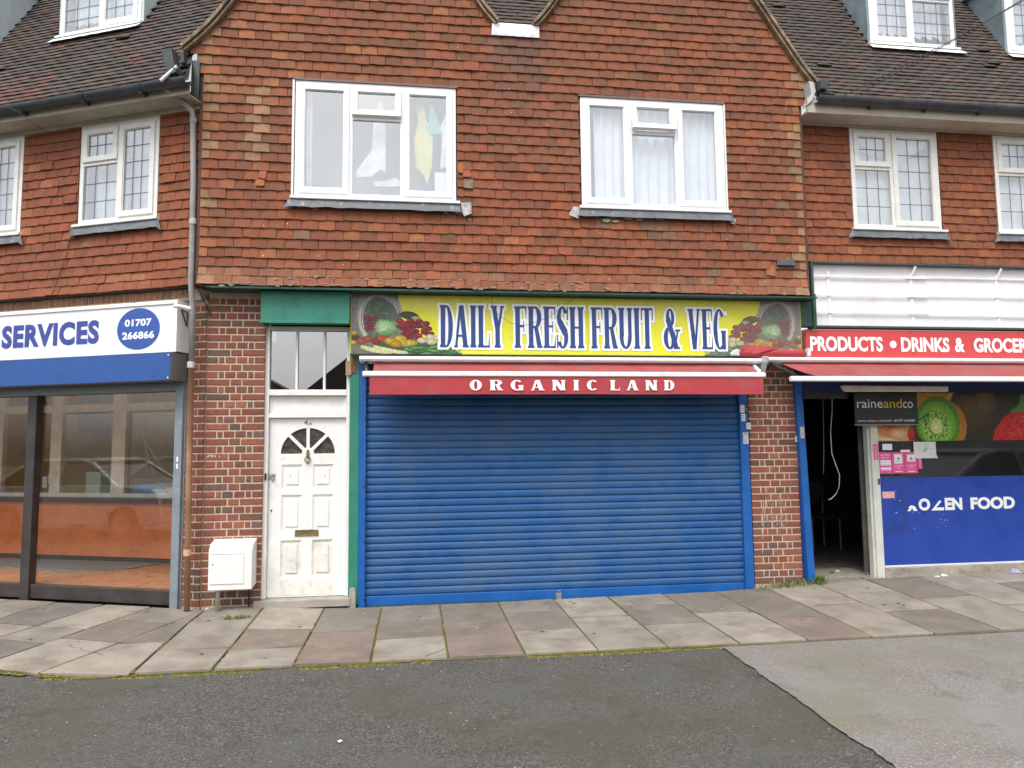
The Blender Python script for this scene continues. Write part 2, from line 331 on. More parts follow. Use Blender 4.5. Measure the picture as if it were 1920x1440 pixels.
def slab_text(mb, word, x0, x1, z0, z1, y, stem_=.30, ser=.09, st=.05, gap=.10, grow=0., unit_w=None):
    """one word of drawn letters fitted to x0..x1, z0..z1; grow thickens every stroke (metres)"""
    ws = [GW[c] if c != ' ' else .7 for c in word]; tot = sum(ws) + gap*(len(ws)-1)
    k = (x1-x0)/tot; h = z1-z0; x = x0; q = 0
    for c, w_ in zip(word, ws):
        if c != ' ':
            for p in glyph(c, w_, stem_, ser, st):
                yy = y - .00015*(q % 22); q += 1
                if p[0] == 'P':
                    pts = [(x+a*k, z0+b*h) for a, b in p[1]]
                    ar = sum(pts[i][0]*pts[(i+1) % len(pts)][1]-pts[(i+1) % len(pts)][0]*pts[i][1] for i in range(len(pts)))
                    if ar < 0: pts = pts[::-1]
                    if grow:
                        n = len(pts); out = []
                        for i in range(n):
                            a, b, d = Vector(pts[i-1]), Vector(pts[i]), Vector(pts[(i+1) % n])
                            e1 = (b-a).normalized(); e2 = (d-b).normalized(); n1 = Vector((e1.y, -e1.x)); n2 = Vector((e2.y, -e2.x))
                            mm = (n1+n2); L_ = max(.35, mm.length/2); out.append(tuple(b + mm.normalized()*grow/L_))
                        pts = out
                    mb.add([(a, yy, b) for a, b in pts], [tuple(range(len(pts)))])
                else:
                    _, cx, cz, rx, rz, tx, tz, a0, a1 = p
                    X, Z = x+cx*k, z0+cz*h; ro, zo = rx*k+grow, rz*h+grow; ri, zi = max(.0005, (rx-tx)*k-grow), max(.0005, (rz-tz)*h-grow)
                    n = 20; vs = []
                    for i in range(n+1):
                        a = R(a0+(a1-a0)*i/n); vs += [(X+ro*math.cos(a), yy, Z+zo*math.sin(a)), (X+ri*math.cos(a), yy, Z+zi*math.sin(a))]
                    mb.add(vs, [(2*i, 2*i+1, 2*i+3, 2*i+2) for i in range(n)])
        x += (w_+gap)*k

# ---- printed pictures: coloured flat shapes, each layer a hair in front of the last
class Print(MB):
    def __init__(s, y): super().__init__(); s.y = y
    def nxt(s): s.y -= .000006; return s.y
    def ell(s, cx, cz, rx, rz, c1, c2=None, hx=-.3, hz=.35, n=22, rot=0., wob=0., clip=None):
        y = s.nxt(); c2 = c2 or scl(c1, .45); vs = [(cx+hx*rx, y, cz+hz*rz)]
        for i in range(n):
            a = 2*math.pi*i/n; q = 1+wob*math.sin(3*a+cx*40)+wob*.6*math.sin(5*a+cz*30); px, pz = math.cos(a)*rx*q, math.sin(a)*rz*q
            vs.append((cx+px*math.cos(rot)-pz*math.sin(rot), y, cz+px*math.sin(rot)+pz*math.cos(rot)))
        if clip: vs = [(min(max(a, clip[0]), clip[1]), b, min(max(c, clip[2]), clip[3])) for a, b, c in vs]
        s.add(vs, []); o = len(s.v)-len(vs)
        for i in range(n): s.f.append((o, o+1+i, o+1+(i+1) % n)); s.c.append((c1, c2, c2))
    def pol(s, pts, c): y = s.nxt(); s.add([(a, y, b) for a, b in pts], [tuple(range(len(pts)))], c)
    def rect(s, a, b, c, d, col): s.pol([(a, c), (b, c), (b, d), (a, d)], col)
    def arc(s, cx, cz, rx, rz, th_, a0, a1, c, n=24):
        y = s.nxt(); vs = []
        for i in range(n+1):
            a = R(a0+(a1-a0)*i/n); vs += [(cx+rx*math.cos(a), y, cz+rz*math.sin(a)), (cx+(rx-th_)*math.cos(a), y, cz+(rz-th_)*math.sin(a))]
        s.add(vs, [(2*i, 2*i+1, 2*i+3, 2*i+2) for i in range(n)], c)
    def line(s, a, b, w_, c):
        d = Vector((b[0]-a[0], b[1]-a[1])).normalized()*w_/2; s.pol([(a[0]-d.y, a[1]+d.x), (a[0]+d.y, a[1]-d.x), (b[0]+d.y, b[1]-d.x), (b[0]-d.y, b[1]+d.x)], c)

# ------------------------------------------------------------------ ground
def zwall(x):
    K = [(-12, .07), (-1.7, .06), (-1.0, .06), (-.1, .0), (4.1, .03), (4.8, .08), (5.7, .10), (8, .14), (14, .16)]
    for (a, za), (b, zb) in zip(K, K[1:]):
        if x <= b: t = max(0, (x-a)/(b-a)); return za*(1-t)+zb*t
    return K[-1][1]
def zg(x, y):
    off = -y if x > XJ else -( (x-XJ)*math.sin(TH) + y*math.cos(TH) )
    t = max(0., min(1., 1-off/1.88)); return zwall(x)*t + .004*nz(x*1.3, y*1.3)
road = MB(); n = 60
def sgn(v, p=2.2): return math.copysign(abs(v)**p, v)
xs = [1.0+90*sgn(-1+2*i/n, 2.4) for i in range(n+1)]; ys = [-3.5+90*sgn(-1+2*i/n, 2.4) for i in range(n+1)]
vs_ = [(x, y, -.016+.006*nz(x*.6, y*.6) if abs(x) < 15 and abs(y+3) < 12 else -.016) for y in ys for x in xs]
road.add(vs_, [(j*(n+1)+i, j*(n+1)+i+1, (j+1)*(n+1)+i+1, (j+1)*(n+1)+i) for j in range(n) for i in range(n)])
part('road', road, M_ROAD, kind='structure', smooth=True, label='dark grey worn asphalt of the service road')
ap = MB(); edge = []
yy = -1.93
while yy > -14: edge.append((2.97 - .035*(-1.93-yy) + .05*nz(yy*2.1, 1.) + .03*nz(yy*7, 4.) + .02*nz(yy*23, 9.), yy)); yy -= .035
nx_ = 26
for j, (xe, ye) in enumerate(edge):
    for i in range(nx_+1): x = xe + (16-xe)*(i/nx_)**1.6; ap.v.append((x, ye, -.0045+.006*nz(x*.6, ye*.6)))
for j in range(len(edge)-1):
    for i in range(nx_): ap.f.append((j*(nx_+1)+i, (j+1)*(nx_+1)+i, (j+1)*(nx_+1)+i+1, j*(nx_+1)+i+1)); ap.c.append(None)
part('road_apron', ap, M_APRON, kind='structure', smooth=True, label='paler worn surfacing with a ragged edge')

# pavement: bedding sheet and slabs
pav = MB()
KP = [LW(-12, -1.83), LW(.62, -1.83), (-1.56, -1.90, 0), (16, -1.88, 0)]
bed_top = [(p[0], p[1], -.012) for p in KP] + [(16, 2.5, .02), (-1.4, 2.5, .02), LW(-12, 2.0, .02)]
bed_top = [(a, b, c) for a, b, c in bed_top]
pav.add(bed_top, [tuple(range(len(bed_top)))])
M_BED = mat('mossy_joint_soil', (.10, .095, .04), 1., .3, 20, .5, 100, dirt=[((.20, .20, .03), 8., .7, .45, .6)])
pavement = part('pavement', pav, M_BED, kind='structure', label='paving of concrete flags with mossy joints')
PAL = dict(l=(.285, .252, .210), g=(.215, .190, .160), b=(.182, .154, .128), p=(.205, .157, .130), d=(.150, .138, .124), w=(.260, .230, .192))
slab_n = 0
def slab(pts, key):
    """one flag: four or five corners in plan, sunk into the bedding"""
    global slab_n
    c = Vector((sum(p[0] for p in pts)/len(pts), sum(p[1] for p in pts)/len(pts)))
    pin = []
    for p in pts:
        d = (c-Vector(p)); pin.append(Vector(p)+d.normalized()*random.uniform(.011, .020))
    tilt = random.uniform(-.003, .003); n_ = len(pts)
    top = [(p.x, p.y, zg(p.x, p.y)+.002+tilt*(1 if i % 2 else -1)) for i, p in enumerate(pin)]
    inn = []
    for p in top:
        v = Vector(p[:2]); q = v+(c-v).normalized()*.010; inn.append((q.x, q.y, p[2]+.004))
    mb = MB(); mb.add(inn+top+[(a, b, -.06) for a, b, _ in top], [tuple(range(n_))] + [(n_+i, n_+(i+1) % n_, (i+1) % n_, i) for i in range(n_)] + [(2*n_+i, 2*n_+(i+1) % n_, n_+(i+1) % n_, n_+i) for i in range(n_)])
    o = part('paving_slab', mb, M_PAVE, pavement); col = scl(PAL[key], random.uniform(.92, 1.08)); o.color = (*col, 1); slab_n += 1
cx = [-1.53, -.965, -.385, .18, .77, 1.365, 1.955, 2.53, 3.14, 3.73, 4.31, 4.88, 5.50, 6.12, 6.73, 7.33, 7.93, 8.53, 9.13, 9.73, 10.33, 10.93, 11.5]
cuts = {0: ([-1.36, -.36], 'lwg'), 1: ([-1.43, -.84], 'lpl'), 2: ([-.97], 'pg'), 3: ([-1.26, -.62], 'lbg'), 4: ([-.89], 'pb'), 5: ([-1.21, -.5], 'lbg'), 6: ([-.84], 'll'), 7: ([-1.2, -.45], 'lbw'),
        8: ([-.88], 'lb'), 9: ([-1.21, -.43], 'pbb'), 10: ([-.865, -.62], 'wwl'), 11: ([-1.2, -.52], 'bww'), 12: ([-.83, .0], 'wbw'), 13: ([-1.2, -.3], 'wlw')}
for i in range(len(cx)-1):
    cu, keys = cuts.get(i, ([-.88, .0] if i % 2 else [-1.2, -.45], random.choice(['lwg', 'wbl', 'gwb'])))
    top_y = -.02 if cx[i] < 4.5 else (.42 if cx[i] < 5.6 else (.0 if cx[i] < 4 else .06))
    if i in (0, 1): top_y = .12
    lines = [-1.885] + cu + [top_y]
    for j in range(len(lines)-1):
        a, b = lines[j], lines[j+1]
        if b-a < .05: continue
        sk = [(.012*nz(i, j)), (.012*nz(i+9, j))]
        slab([(cx[i]+(.006 if i == 0 else 0), a+sk[0]), (cx[i+1], a+sk[1]), (cx[i+1], b), (cx[i], b)], keys[min(j, len(keys)-1)])
# flags set square to the left shop
lx = [.25, -.36, -.92, -1.52, -2.12, -2.72, -3.32, -3.92, -4.52, -5.12, -5.72]
lk = ['lbg', 'dgl', 'ldw', 'wlg', 'glw', 'lgw', 'wgl', 'lwg', 'gwl', 'wgl']
for i in range(len(lx)-1):
    a0, a1 = lx[i+1], lx[i]
    cu = [-1.08, -.45] if i % 2 else [-1.06, -.47] if i == 0 else [-.79]
    if i == 1: cu = [-1.2, -.79, -.1]
    lines = [-1.83] + cu + [-.01]
    for j in range(len(lines)-1):
        slab([LW(a0, lines[j])[:2], LW(a1, lines[j])[:2], LW(a1, lines[j+1])[:2], LW(a0, lines[j+1])[:2]], lk[i][min(j, 2)])
def JX(y): return -1.55 + .0*y
for (ya, yb, key) in ((-1.93, -1.08, 'l'), (-1.08, -.45, 'b'), (-.45, .0, 'g')):     # cut wedge flags against the central run
    pa, pb = LW(.25, ya+.1 if ya < -1.8 else ya), LW(.25, yb)
    ja = -1.93 if ya < -1.8 else pa[1]-.05
    slab([pa[:2], (-1.532, ja), (-1.532, pb[1]-.03), pb[:2]], key)
marks = MB()
for _ in range(70):
    x = random.uniform(-5, 7.5); y = random.uniform(-1.7, -.15)
    if x < -1.7: x, y, _z = LW(x+1.8, y)
    s_ = random.uniform(.008, .02); z = zg(x, y)+.0115; k = 9
    marks.add([(x+s_*(1+.25*nz(i, x))*math.cos(i*6.283/k), y+s_*.8*math.sin(i*6.283/k), z) for i in range(k)], [tuple(range(k))], random.choice([(.07, .06, .05), (.10, .09, .08), (.34, .32, .29)]))
def crackline(pts, w_=.0035):
    for (a, b) in zip(pts, pts[1:]):
        d = Vector((b[0]-a[0], b[1]-a[1])).normalized()*w_; marks.add([(a[0]-d.y, a[1]+d.x, zg(*a)+.0118), (a[0]+d.y, a[1]-d.x, zg(*a)+.0118), (b[0]+d.y*.6, b[1]-d.x*.6, zg(*b)+.0118), (b[0]-d.y*.6, b[1]+d.x*.6, zg(*b)+.0118)], [(0, 1, 2, 3)], (.04, .035, .03))
def jag(a, b, n_, am): return [(a[0]+(b[0]-a[0])*i/n_+random.uniform(-am, am)*(0 < i < n_), a[1]+(b[1]-a[1])*i/n_+random.uniform(-am, am)*(0 < i < n_)) for i in range(n_+1)]
crackline(jag((.60, -1.84), (.755, -1.66), 5, .008)); crackline(jag((-.60, -1.42), (-.40, -1.40), 4, .006)); crackline(jag((1.98, -.83), (2.52, -.86), 8, .006), .0025); crackline(jag((4.36, -.86), (4.56, -.87), 4, .006)); crackline(jag((3.0, -.35), (2.58, -.1), 6, .012), .0022); crackline(jag((-2.3, -1.1), (-1.9, -1.45), 6, .02), .0025)
part('slab_marks', marks, mat('gum_and_crack', src='attr', rough=.9), kind='stuff', label='chewing gum spots and hairline cracks on the flags')
# debris strip of soil and grit in front of the door
grit = MB()
for _ in range(420):
    x = random.uniform(-1.55, 3.9); y = -.03-abs(random.gauss(0, .05)); 
    if x > .0: y = -.02-abs(random.gauss(0, .018)) - .01
    s_ = random.uniform(.004, .011); z = zg(x, y)
    c = random.choice([(.35, .32, .27), (.2, .17, .12), (.28, .2, .12), (.15, .14, .12)])
    pts = [(x+s_*random.uniform(.6, 1)*math.cos(a), y+s_*random.uniform(.6, 1)*math.sin(a), z+.001) for a in (0, 1.6, 3.1, 4.7)]
    grit.add(pts+[(x, y, z+s_*.9)], [(0, 1, 4), (1, 2, 4), (2, 3, 4), (3, 0, 4)], c)
for (x0_, x1_, ny) in ((-6, 12, 0),):
    for _ in range(260):
        x = random.uniform(-3, 8); y = random.uniform(-4.6, -1.0); s_ = random.uniform(.003, .008)
        z = (zg(x, y) if y > -1.85 else -.014) + .004
        pts = [(x+s_*random.uniform(.6, 1)*math.cos(a), y+s_*random.uniform(.6, 1)*math.sin(a), z) for a in (0, 1.6, 3.1, 4.7)]
        grit.add(pts+[(x, y, z+s_*.5)], [(0, 1, 4), (1, 2, 4), (2, 3, 4), (3, 0, 4)], random.choice([(.5, .48, .42), (.4, .37, .33), (.6, .58, .52)]))
part('gravel', grit, mat('grit_stone', src='attr', rough=.9), kind='stuff', label='loose grit along the doorstep and on the road')
# moss and short grass in kerb line and joints
moss = MB(); GC = [(.13, .13, .018), (.17, .15, .022), (.09, .11, .018), (.22, .18, .04), (.07, .08, .02), (.13, .10, .04), (.20, .19, .02)]
def tuft(x, y, z, h, k=3):
    for _ in range(k):
        a = random.uniform(0, 6.28); w_ = random.uniform(.002, .004); dx, dy = math.cos(a)*h*.5, math.sin(a)*h*.5
        px, py = -math.sin(a)*w_, math.cos(a)*w_; moss.add([(x-px, y-py, z), (x+px, y+py, z), (x+dx, y+dy, z+h)], [(0, 1, 2)], random.choice(GC))
def cushion(x, y, z, s_):
    c = random.choice(GC); k = 6; a0 = random.uniform(0, 1)
    ring = [(x+s_*random.uniform(.7, 1.1)*math.cos(a0+i*6.283/k), y+s_*random.uniform(.6, 1.)*math.sin(a0+i*6.283/k), z-.003) for i in range(k)]
    moss.add(ring+[(x, y, z+s_*random.uniform(.25, .5))], [(i, (i+1) % k, k) for i in range(k)], c)
def moss_line(a, b, dens, wid, zoff=0., h=.012):
    L_ = (Vector(b)-Vector(a)).length
    for _ in range(int(L_*dens)):
        t = random.random(); x = a[0]+(b[0]-a[0])*t; y = a[1]+(b[1]-a[1])*t
        if nz(x*2.3, y*2.3, 5) < -.20 or nz(x*7, y*7, 2) < -.35: continue
        wv = wid*(.55+.9*abs(nz(x*1.7, y*1.7, 9)))*(1.0 if wid > .01 else .8); x += random.gauss(0, wv*.5); y += random.gauss(0, wv*.5)
        zz = (zg(x, y) if y > -1.86 else -.012)+zoff
        cushion(x, y, zz, random.uniform(.006, .016)); 
        if random.random() < .6: tuft(x, y, zz, random.uniform(.5, 1.4)*h, 2)
K1, K2 = LW(-5, -1.85), LW(.62, -1.85)
moss_line(K1[:2], K2[:2], 700, .04); moss_line((-1.62, -1.93), (3.0, -1.915), 1500, .036); moss_line((3.0, -1.91), (9, -1.9), 40, .01)
for i, x in enumerate(cx[:14]):
    moss_line((x, -1.86), (x, -.05 if x < 4.4 else .2), (300 if 0 < i < 10 else 620 if i == 0 else 110), .010 if i else .014, -.004 if i else -.002, .008)
moss_line((4.6, -.05), (5.15, -1.1), 240, .012, 0, .015)
for i in (1, 2, 3): moss_line(LW(lx[i], -1.8)[:2], LW(lx[i], -.1)[:2], 160, .006, -.004, .008)
moss_line(LW(-1.55, -.3)[:2], LW(-1.5, -.05)[:2], 300, .03, 0, .01); moss_line(LW(-1.0, -.3)[:2], LW(-.9, -.05)[:2], 260, .02, 0, .01)
part('moss', moss, mat('moss_green', src='attr', rough=1., var=.3, scale=40), kind='stuff', label='yellow green moss and short grass in the kerb line and slab joints')
def weed(cx_, cy_, rx, ry, n_, hmax, seed, label, leafy=0):
    random.seed(seed); mb = MB()
    for _ in range(n_):
        x = cx_+random.gauss(0, rx*.5); y = cy_+random.gauss(0, ry*.5); z = zg(x, y); h = random.uniform(.3, 1)*hmax; a = random.uniform(0, 6.28)
        w_ = random.uniform(.0015, .003); lean = random.uniform(.2, .9)*h
        p = [(x, y, z), (x+math.cos(a)*lean*.4, y+math.sin(a)*lean*.4, z+h*.65), (x+math.cos(a)*lean, y+math.sin(a)*lean, z+h*random.uniform(.6, 1))]
        px, py = -math.sin(a)*w_, math.cos(a)*w_; c = random.choice([(.10, .16, .03), (.17, .19, .05), (.28, .24, .12), (.34, .29, .17), (.08, .13, .03)])
        mb.add([(p[0][0]-px, p[0][1]-py, p[0][2]), (p[0][0]+px, p[0][1]+py, p[0][2]), (p[1][0]+px, p[1][1]+py, p[1][2]), (p[1][0]-px, p[1][1]-py, p[1][2]), p[2]], [(0, 1, 2, 3), (3, 2, 4)], c)
        if leafy and random.random() < leafy:
            s_ = random.uniform(.008, .02); q = p[1]; mb.add([(q[0], q[1], q[2]), (q[0]+s_, q[1]-s_*.4, q[2]+s_*.4), (q[0]+s_*1.6, q[1], q[2]+s_*.2), (q[0]+s_*.8, q[1]+s_*.5, q[2]+s_*.5)], [(0, 1, 2, 3)], (.07, .16, .02))
    return single('weeds', mb, mat('weed_green', src='attr', rough=.8, var=.2, scale=40), label, 'weeds', (cx_, cy_, zg(cx_, cy_)), kind='stuff')
weed(4.55, -.03, .38, .13, 620, .09, 3, 'dry straggling grass and weeds at the foot of the right brick pier', .1)
weed(4.90, -.05, .09, .07, 260, .12, 4, 'small leafy green weed beside the blue post', .7)
weed(-1.12, -.47, .16, .06, 260, .05, 5, 'little tuft of grass on the slabs below the white meter box', .0)
random.seed(21)

# ------------------------------------------------------------------ shared small meshes: wall tiles, bricks
def tile_mesh(var):
    rnd = random.Random(var); mb = MB(); k = 4; H = .14; fr = []; ba = []
    for i in range(k+1):
        u = -.5+i/k; cam_ = -.0035*(1-(2*u)**2)
        jz = rnd.uniform(-.0035, .0035)
        fr.append((u, -.022+cam_, jz)); ba.append((u, -.010+cam_, jz))
    tp = [(-.5+i/k, -.004, H) for i in range(k+1)]
    n_ = k+1; vs = fr+tp+ba; fs = [(i, i+1, n_+i+1, n_+i) for i in range(k)] + [(2*n_+i, 2*n_+i+1, i+1, i) for i in range(k)] + [(2*n_, 0, n_), (k, 2*n_+k, n_+k)]
    mb.add(vs, fs); return mb
TILE_MB = [tile_mesh(i) for i in range(5)]
TILE_ME = [t.mesh('tile', M_TILE) for t in TILE_MB]
def brick_mesh(var):
    rnd = random.Random(100+var); mb = MB(); c = .06; cz = .05
    j = lambda: rnd.uniform(-.012, .012)
    F = [(-.5+c+j(), -.006+rnd.uniform(-.001, .001), -.5+cz*2+j()), (.5-c+j(), -.006, -.5+cz*2+j()), (.5-c+j(), -.006, .5-cz*2+j()), (-.5+c+j(), -.006, .5-cz*2+j())]
    B = [(-.5, -.001, -.5), (.5, -.001, -.5), (.5, -.001, .5), (-.5, -.001, .5)]; D = [(a, .02, b) for a, _, b in B]
    F = [(max(-.47, min(.47, a*1.05)), y, max(-.44, min(.44, z*1.05))) for a, y, z in F]
    mb.add(F+B+D, [(0, 1, 2, 3)]+[(4+i, 4+(i+1) % 4, (i+1) % 4, i) for i in range(4)]+[(8+i, 8+(i+1) % 4, 4+(i+1) % 4, 4+i) for i in range(4)]); return mb
BRICK_ME = [brick_mesh(i).mesh('brick', M_BRICK) for i in range(6)]
RB = random.Random(5)
def brick_col(dark=0., z=1.):
    r = RB.random()
    if r < .10+dark: c = (.075, .06, .06)
    elif r < .2+dark: c = (.13, .05, .04)
    elif r < .45: c = (.23, .055, .035)
    elif r < .8: c = (.20, .045, .032)
    else: c = (.26, .075, .045)
    return scl(mixc(c, (.22, .105, .07), .38), RB.uniform(.9, 1.25))
def place_brick(parent, x0, x1, z0, z1, y, frame_off, dark=0., ax='x'):
    o = bpy.data.objects.new('brick', RB.choice(BRICK_ME)); COL.objects.link(o); o.parent = parent
    b = frame_off; o.location = ((x0+x1)/2-b[0], y+RB.uniform(-.0012, .0012)-b[1], (z0+z1)/2-b[2])
    o.scale = (x1-x0, 1, z1-z0); o.rotation_euler = (0, RB.uniform(-.004, .004), 0)
    o.color = (*brick_col(dark, z0), 1); return o
def brick_pier(bld, name, x0, x1, z0, z1, y, depth=.22, pat=0, label=None):
    """a mortar body and every brick face as a piece of it"""
    mb = MB(); mb.box(x0+.002, x1-.002, y+.001, y+depth, z0-.1, z1)
    pier = part(name, mb, M_MORTAR, bld, label=label); b = base_of(bld); W_ = x1-x0; z = z0; row = 0
    while z+.062 < z1:
        if (row+pat) % 2: segs = [.215, .1025, .215]
        else: segs = [.1025, .052, .1025, .1025, .052, .1025]
        if W_ < .35: segs = [.1025, .052] if (row+pat) % 2 else [.165]
        if W_ < .12: segs = [.1]
        tot = sum(segs)+.010*(len(segs)-1); k = W_/tot; x = x0
        for s_ in segs:
            jj = RB.uniform(-.002, .002); place_brick(pier, x+.0018, x+s_*k-.0018, z+.002, z+.0625+RB.uniform(-.0015, .0015), y, b, .5 if z < .22 else 0)
            x += (s_+.010)*k
        z += .0755; row += 1
    return pier

# ------------------------------------------------------------------ wall tiling
RT = random.Random(9)
def wall_tile_col(x, z, wall):
    r = RT.random(); n1 = nz(x*.9, z*.9, 3.3)
    if r < .50: c = (.240, .066, .032)
    elif r < .74: c = (.200, .056, .030)
    elif r < .86: c = (.275, .083, .036)
    elif r < .95: c = (.155, .058, .036)
    elif r < .985: c = (.34, .125, .048)
    else: c = (.16, .115, .085)
    if z > 4.5 and r > .5: c = mixc(c, (.150, .058, .035), .45)       # browner fired tiles towards the top
    if n1 > .12: c = mixc(c, (.17, .062, .036), .35)
    k = RT.uniform(.86, 1.14)
    if wall == 'C':
        if z > 4.9 and x < -.75 and r > .72: c = (.31, .12, .055)
        if z > 5.4 and -.9 < x < .9 and r > .9: c = (.36, .14, .06)
        if x < -1.47 or x > 4.72:                                     # paler replacement tiles at the corners
            q = RT.random()
            if q < .45: c = (.30, .19, .115)
            elif q < .75: c = (.34, .12, .05)
        if -1.16 < x < -.99 and 4.42 < z < 5.3: c = (.36, .22, .14) if RT.random() < .85 else c
        if (3.75 < z < 4.02 and 2.96 < x < 3.34): c = (.15, .10, .075)
        if 1.32 < x < 1.86 and 5.1 < z < 6.05:                        # damp black stain under the lead
            t = .75*(1-(6.05-z)/1.1); c = mixc(c, (.055, .05, .07), max(.15, t)*RT.uniform(.7, 1))
        if z < 3.36: c = mixc(c, (.26, .20, .15), .35*RT.random())
    elif wall == 'R':
        c = mixc(c, (.235, .068, .034), .35)
        if r > .93: c = (.36, .12, .045)
    elif wall == 'L':
        c = mixc(c, (.25, .062, .034), .35)
        if r > .94: c = (.33, .13, .06)
    c = mixc(c, (.215, .078, .038) if z < 4.6 or wall != 'C' else (.180, .078, .040), .35)
    c = (c[0]*1.06, c[1]*1.02, c[2]*.90)
    return scl(c, k*.98)
def tile_wall(bld, tilewall, x_lo, x_hi, z_lo, z_hi, y, holes, wall, row_span=None, near=None, max_parts=300, gauge=.1, flare=None):
    """hung tiles course by course; the nearest to the camera are single pieces, the others one joined piece"""
    b = base_of(bld); W_ = .166; rows = []; z = z_lo; r = 0
    while z < z_hi:
        a, c = row_span(z) if row_span else [(x_lo, x_hi)] and (x_lo, x_hi)
        spans = [(a, c)] if not isinstance(a, (list, tuple)) else [a, c]
        x_first = x_lo - (W_*.5 if r % 2 else 0)
        for (sa, sb) in spans:
            if sb-sa < .02: continue
            k0 = int((sa-x_first)/W_)-1; x = x_first+k0*W_
            while x < sb:
                jx = RT.uniform(-.003, .003); iv = [(max(x, sa), min(x+W_, sb))]
                for (hx0, hx1, hz0, hz1) in holes:
                    if z+.06 > hz0 and z+.05 < hz1:
                        new = []
                        for (p, q) in iv:
                            if q <= hx0 or p >= hx1: new.append((p, q)); continue
                            if p < hx0: new.append((p, hx0))
                            if q > hx1: new.append((hx1, q))
                        iv = new
                for (p, q) in iv:
                    if q-p > .02: rows.append((p+jx*.3, q+jx*.3, z, r))
                x += W_
        z += gauge; r += 1
    # rank by nearness to the view point, given in this wall's own coordinates
    rows.sort(key=lambda t: (t[0]+t[1]-2*near[0])**2/4 + (t[2]-near[1])**2)
    st = MB(); cnt = 0
    for (p, q, z, r) in rows:
        wob = .010*nz(p*.8, z*3., 8)+.006*nz(p*2.6, z*7., 2); x = (p+q)/2; w_ = (q-p)-.0035+RT.uniform(-.002, .001)
        zz = z+wob+RT.uniform(-.0025, .0025); yy = y-RT.uniform(0, .005); rot = RT.uniform(-.010, .010); tip = 0
        if RT.random() < .02: rot *= 3; yy -= .006
        if flare and z < flare: t = (flare-z)/.3; yy -= .07*t*t; tip = .28*t
        c = wall_tile_col(x, z, wall); v = RT.randrange(5)
        M_ = Matrix.Translation((x, yy, zz)) @ Matrix.Rotation(rot, 4, 'Y') @ Matrix.Rotation(-tip, 4, 'X') @ Matrix.Diagonal((w_, 1, 1, 1))
        if cnt < max_parts:
            o = bpy.data.objects.new('tile', TILE_ME[v]); COL.objects.link(o); o.parent = tilewall
            o.matrix_local = Matrix.Translation((-b[0], -b[1], -b[2])) @ M_; o.color = (*c, 1); cnt += 1
        else:
            st.add([M_ @ Vector(p_) for p_ in TILE_MB[v].v], TILE_MB[v].f, c)
    if st.v: part('tile_courses', st, M_TILEJ, tilewall, kind='stuff')
def holed_wall(mb, x0, x1, z0, z1, holes, y0, y1):
    xs = sorted({x0, x1, *[h[0] for h in holes], *[h[1] for h in holes]}); xs = [x for x in xs if x0 <= x <= x1]
    for a, c in zip(xs, xs[1:]):
        blk = sorted([(h[2], h[3]) for h in holes if h[0] <= a+1e-6 and h[1] >= c-1e-6]); z = z0
        for (ha, hb) in blk:
            if ha > z: mb.box(a, c, y0, y1, z, min(ha, z1))
            z = max(z, hb)
        if z < z1: mb.box(a, c, y0, y1, z, z1)
    return mb

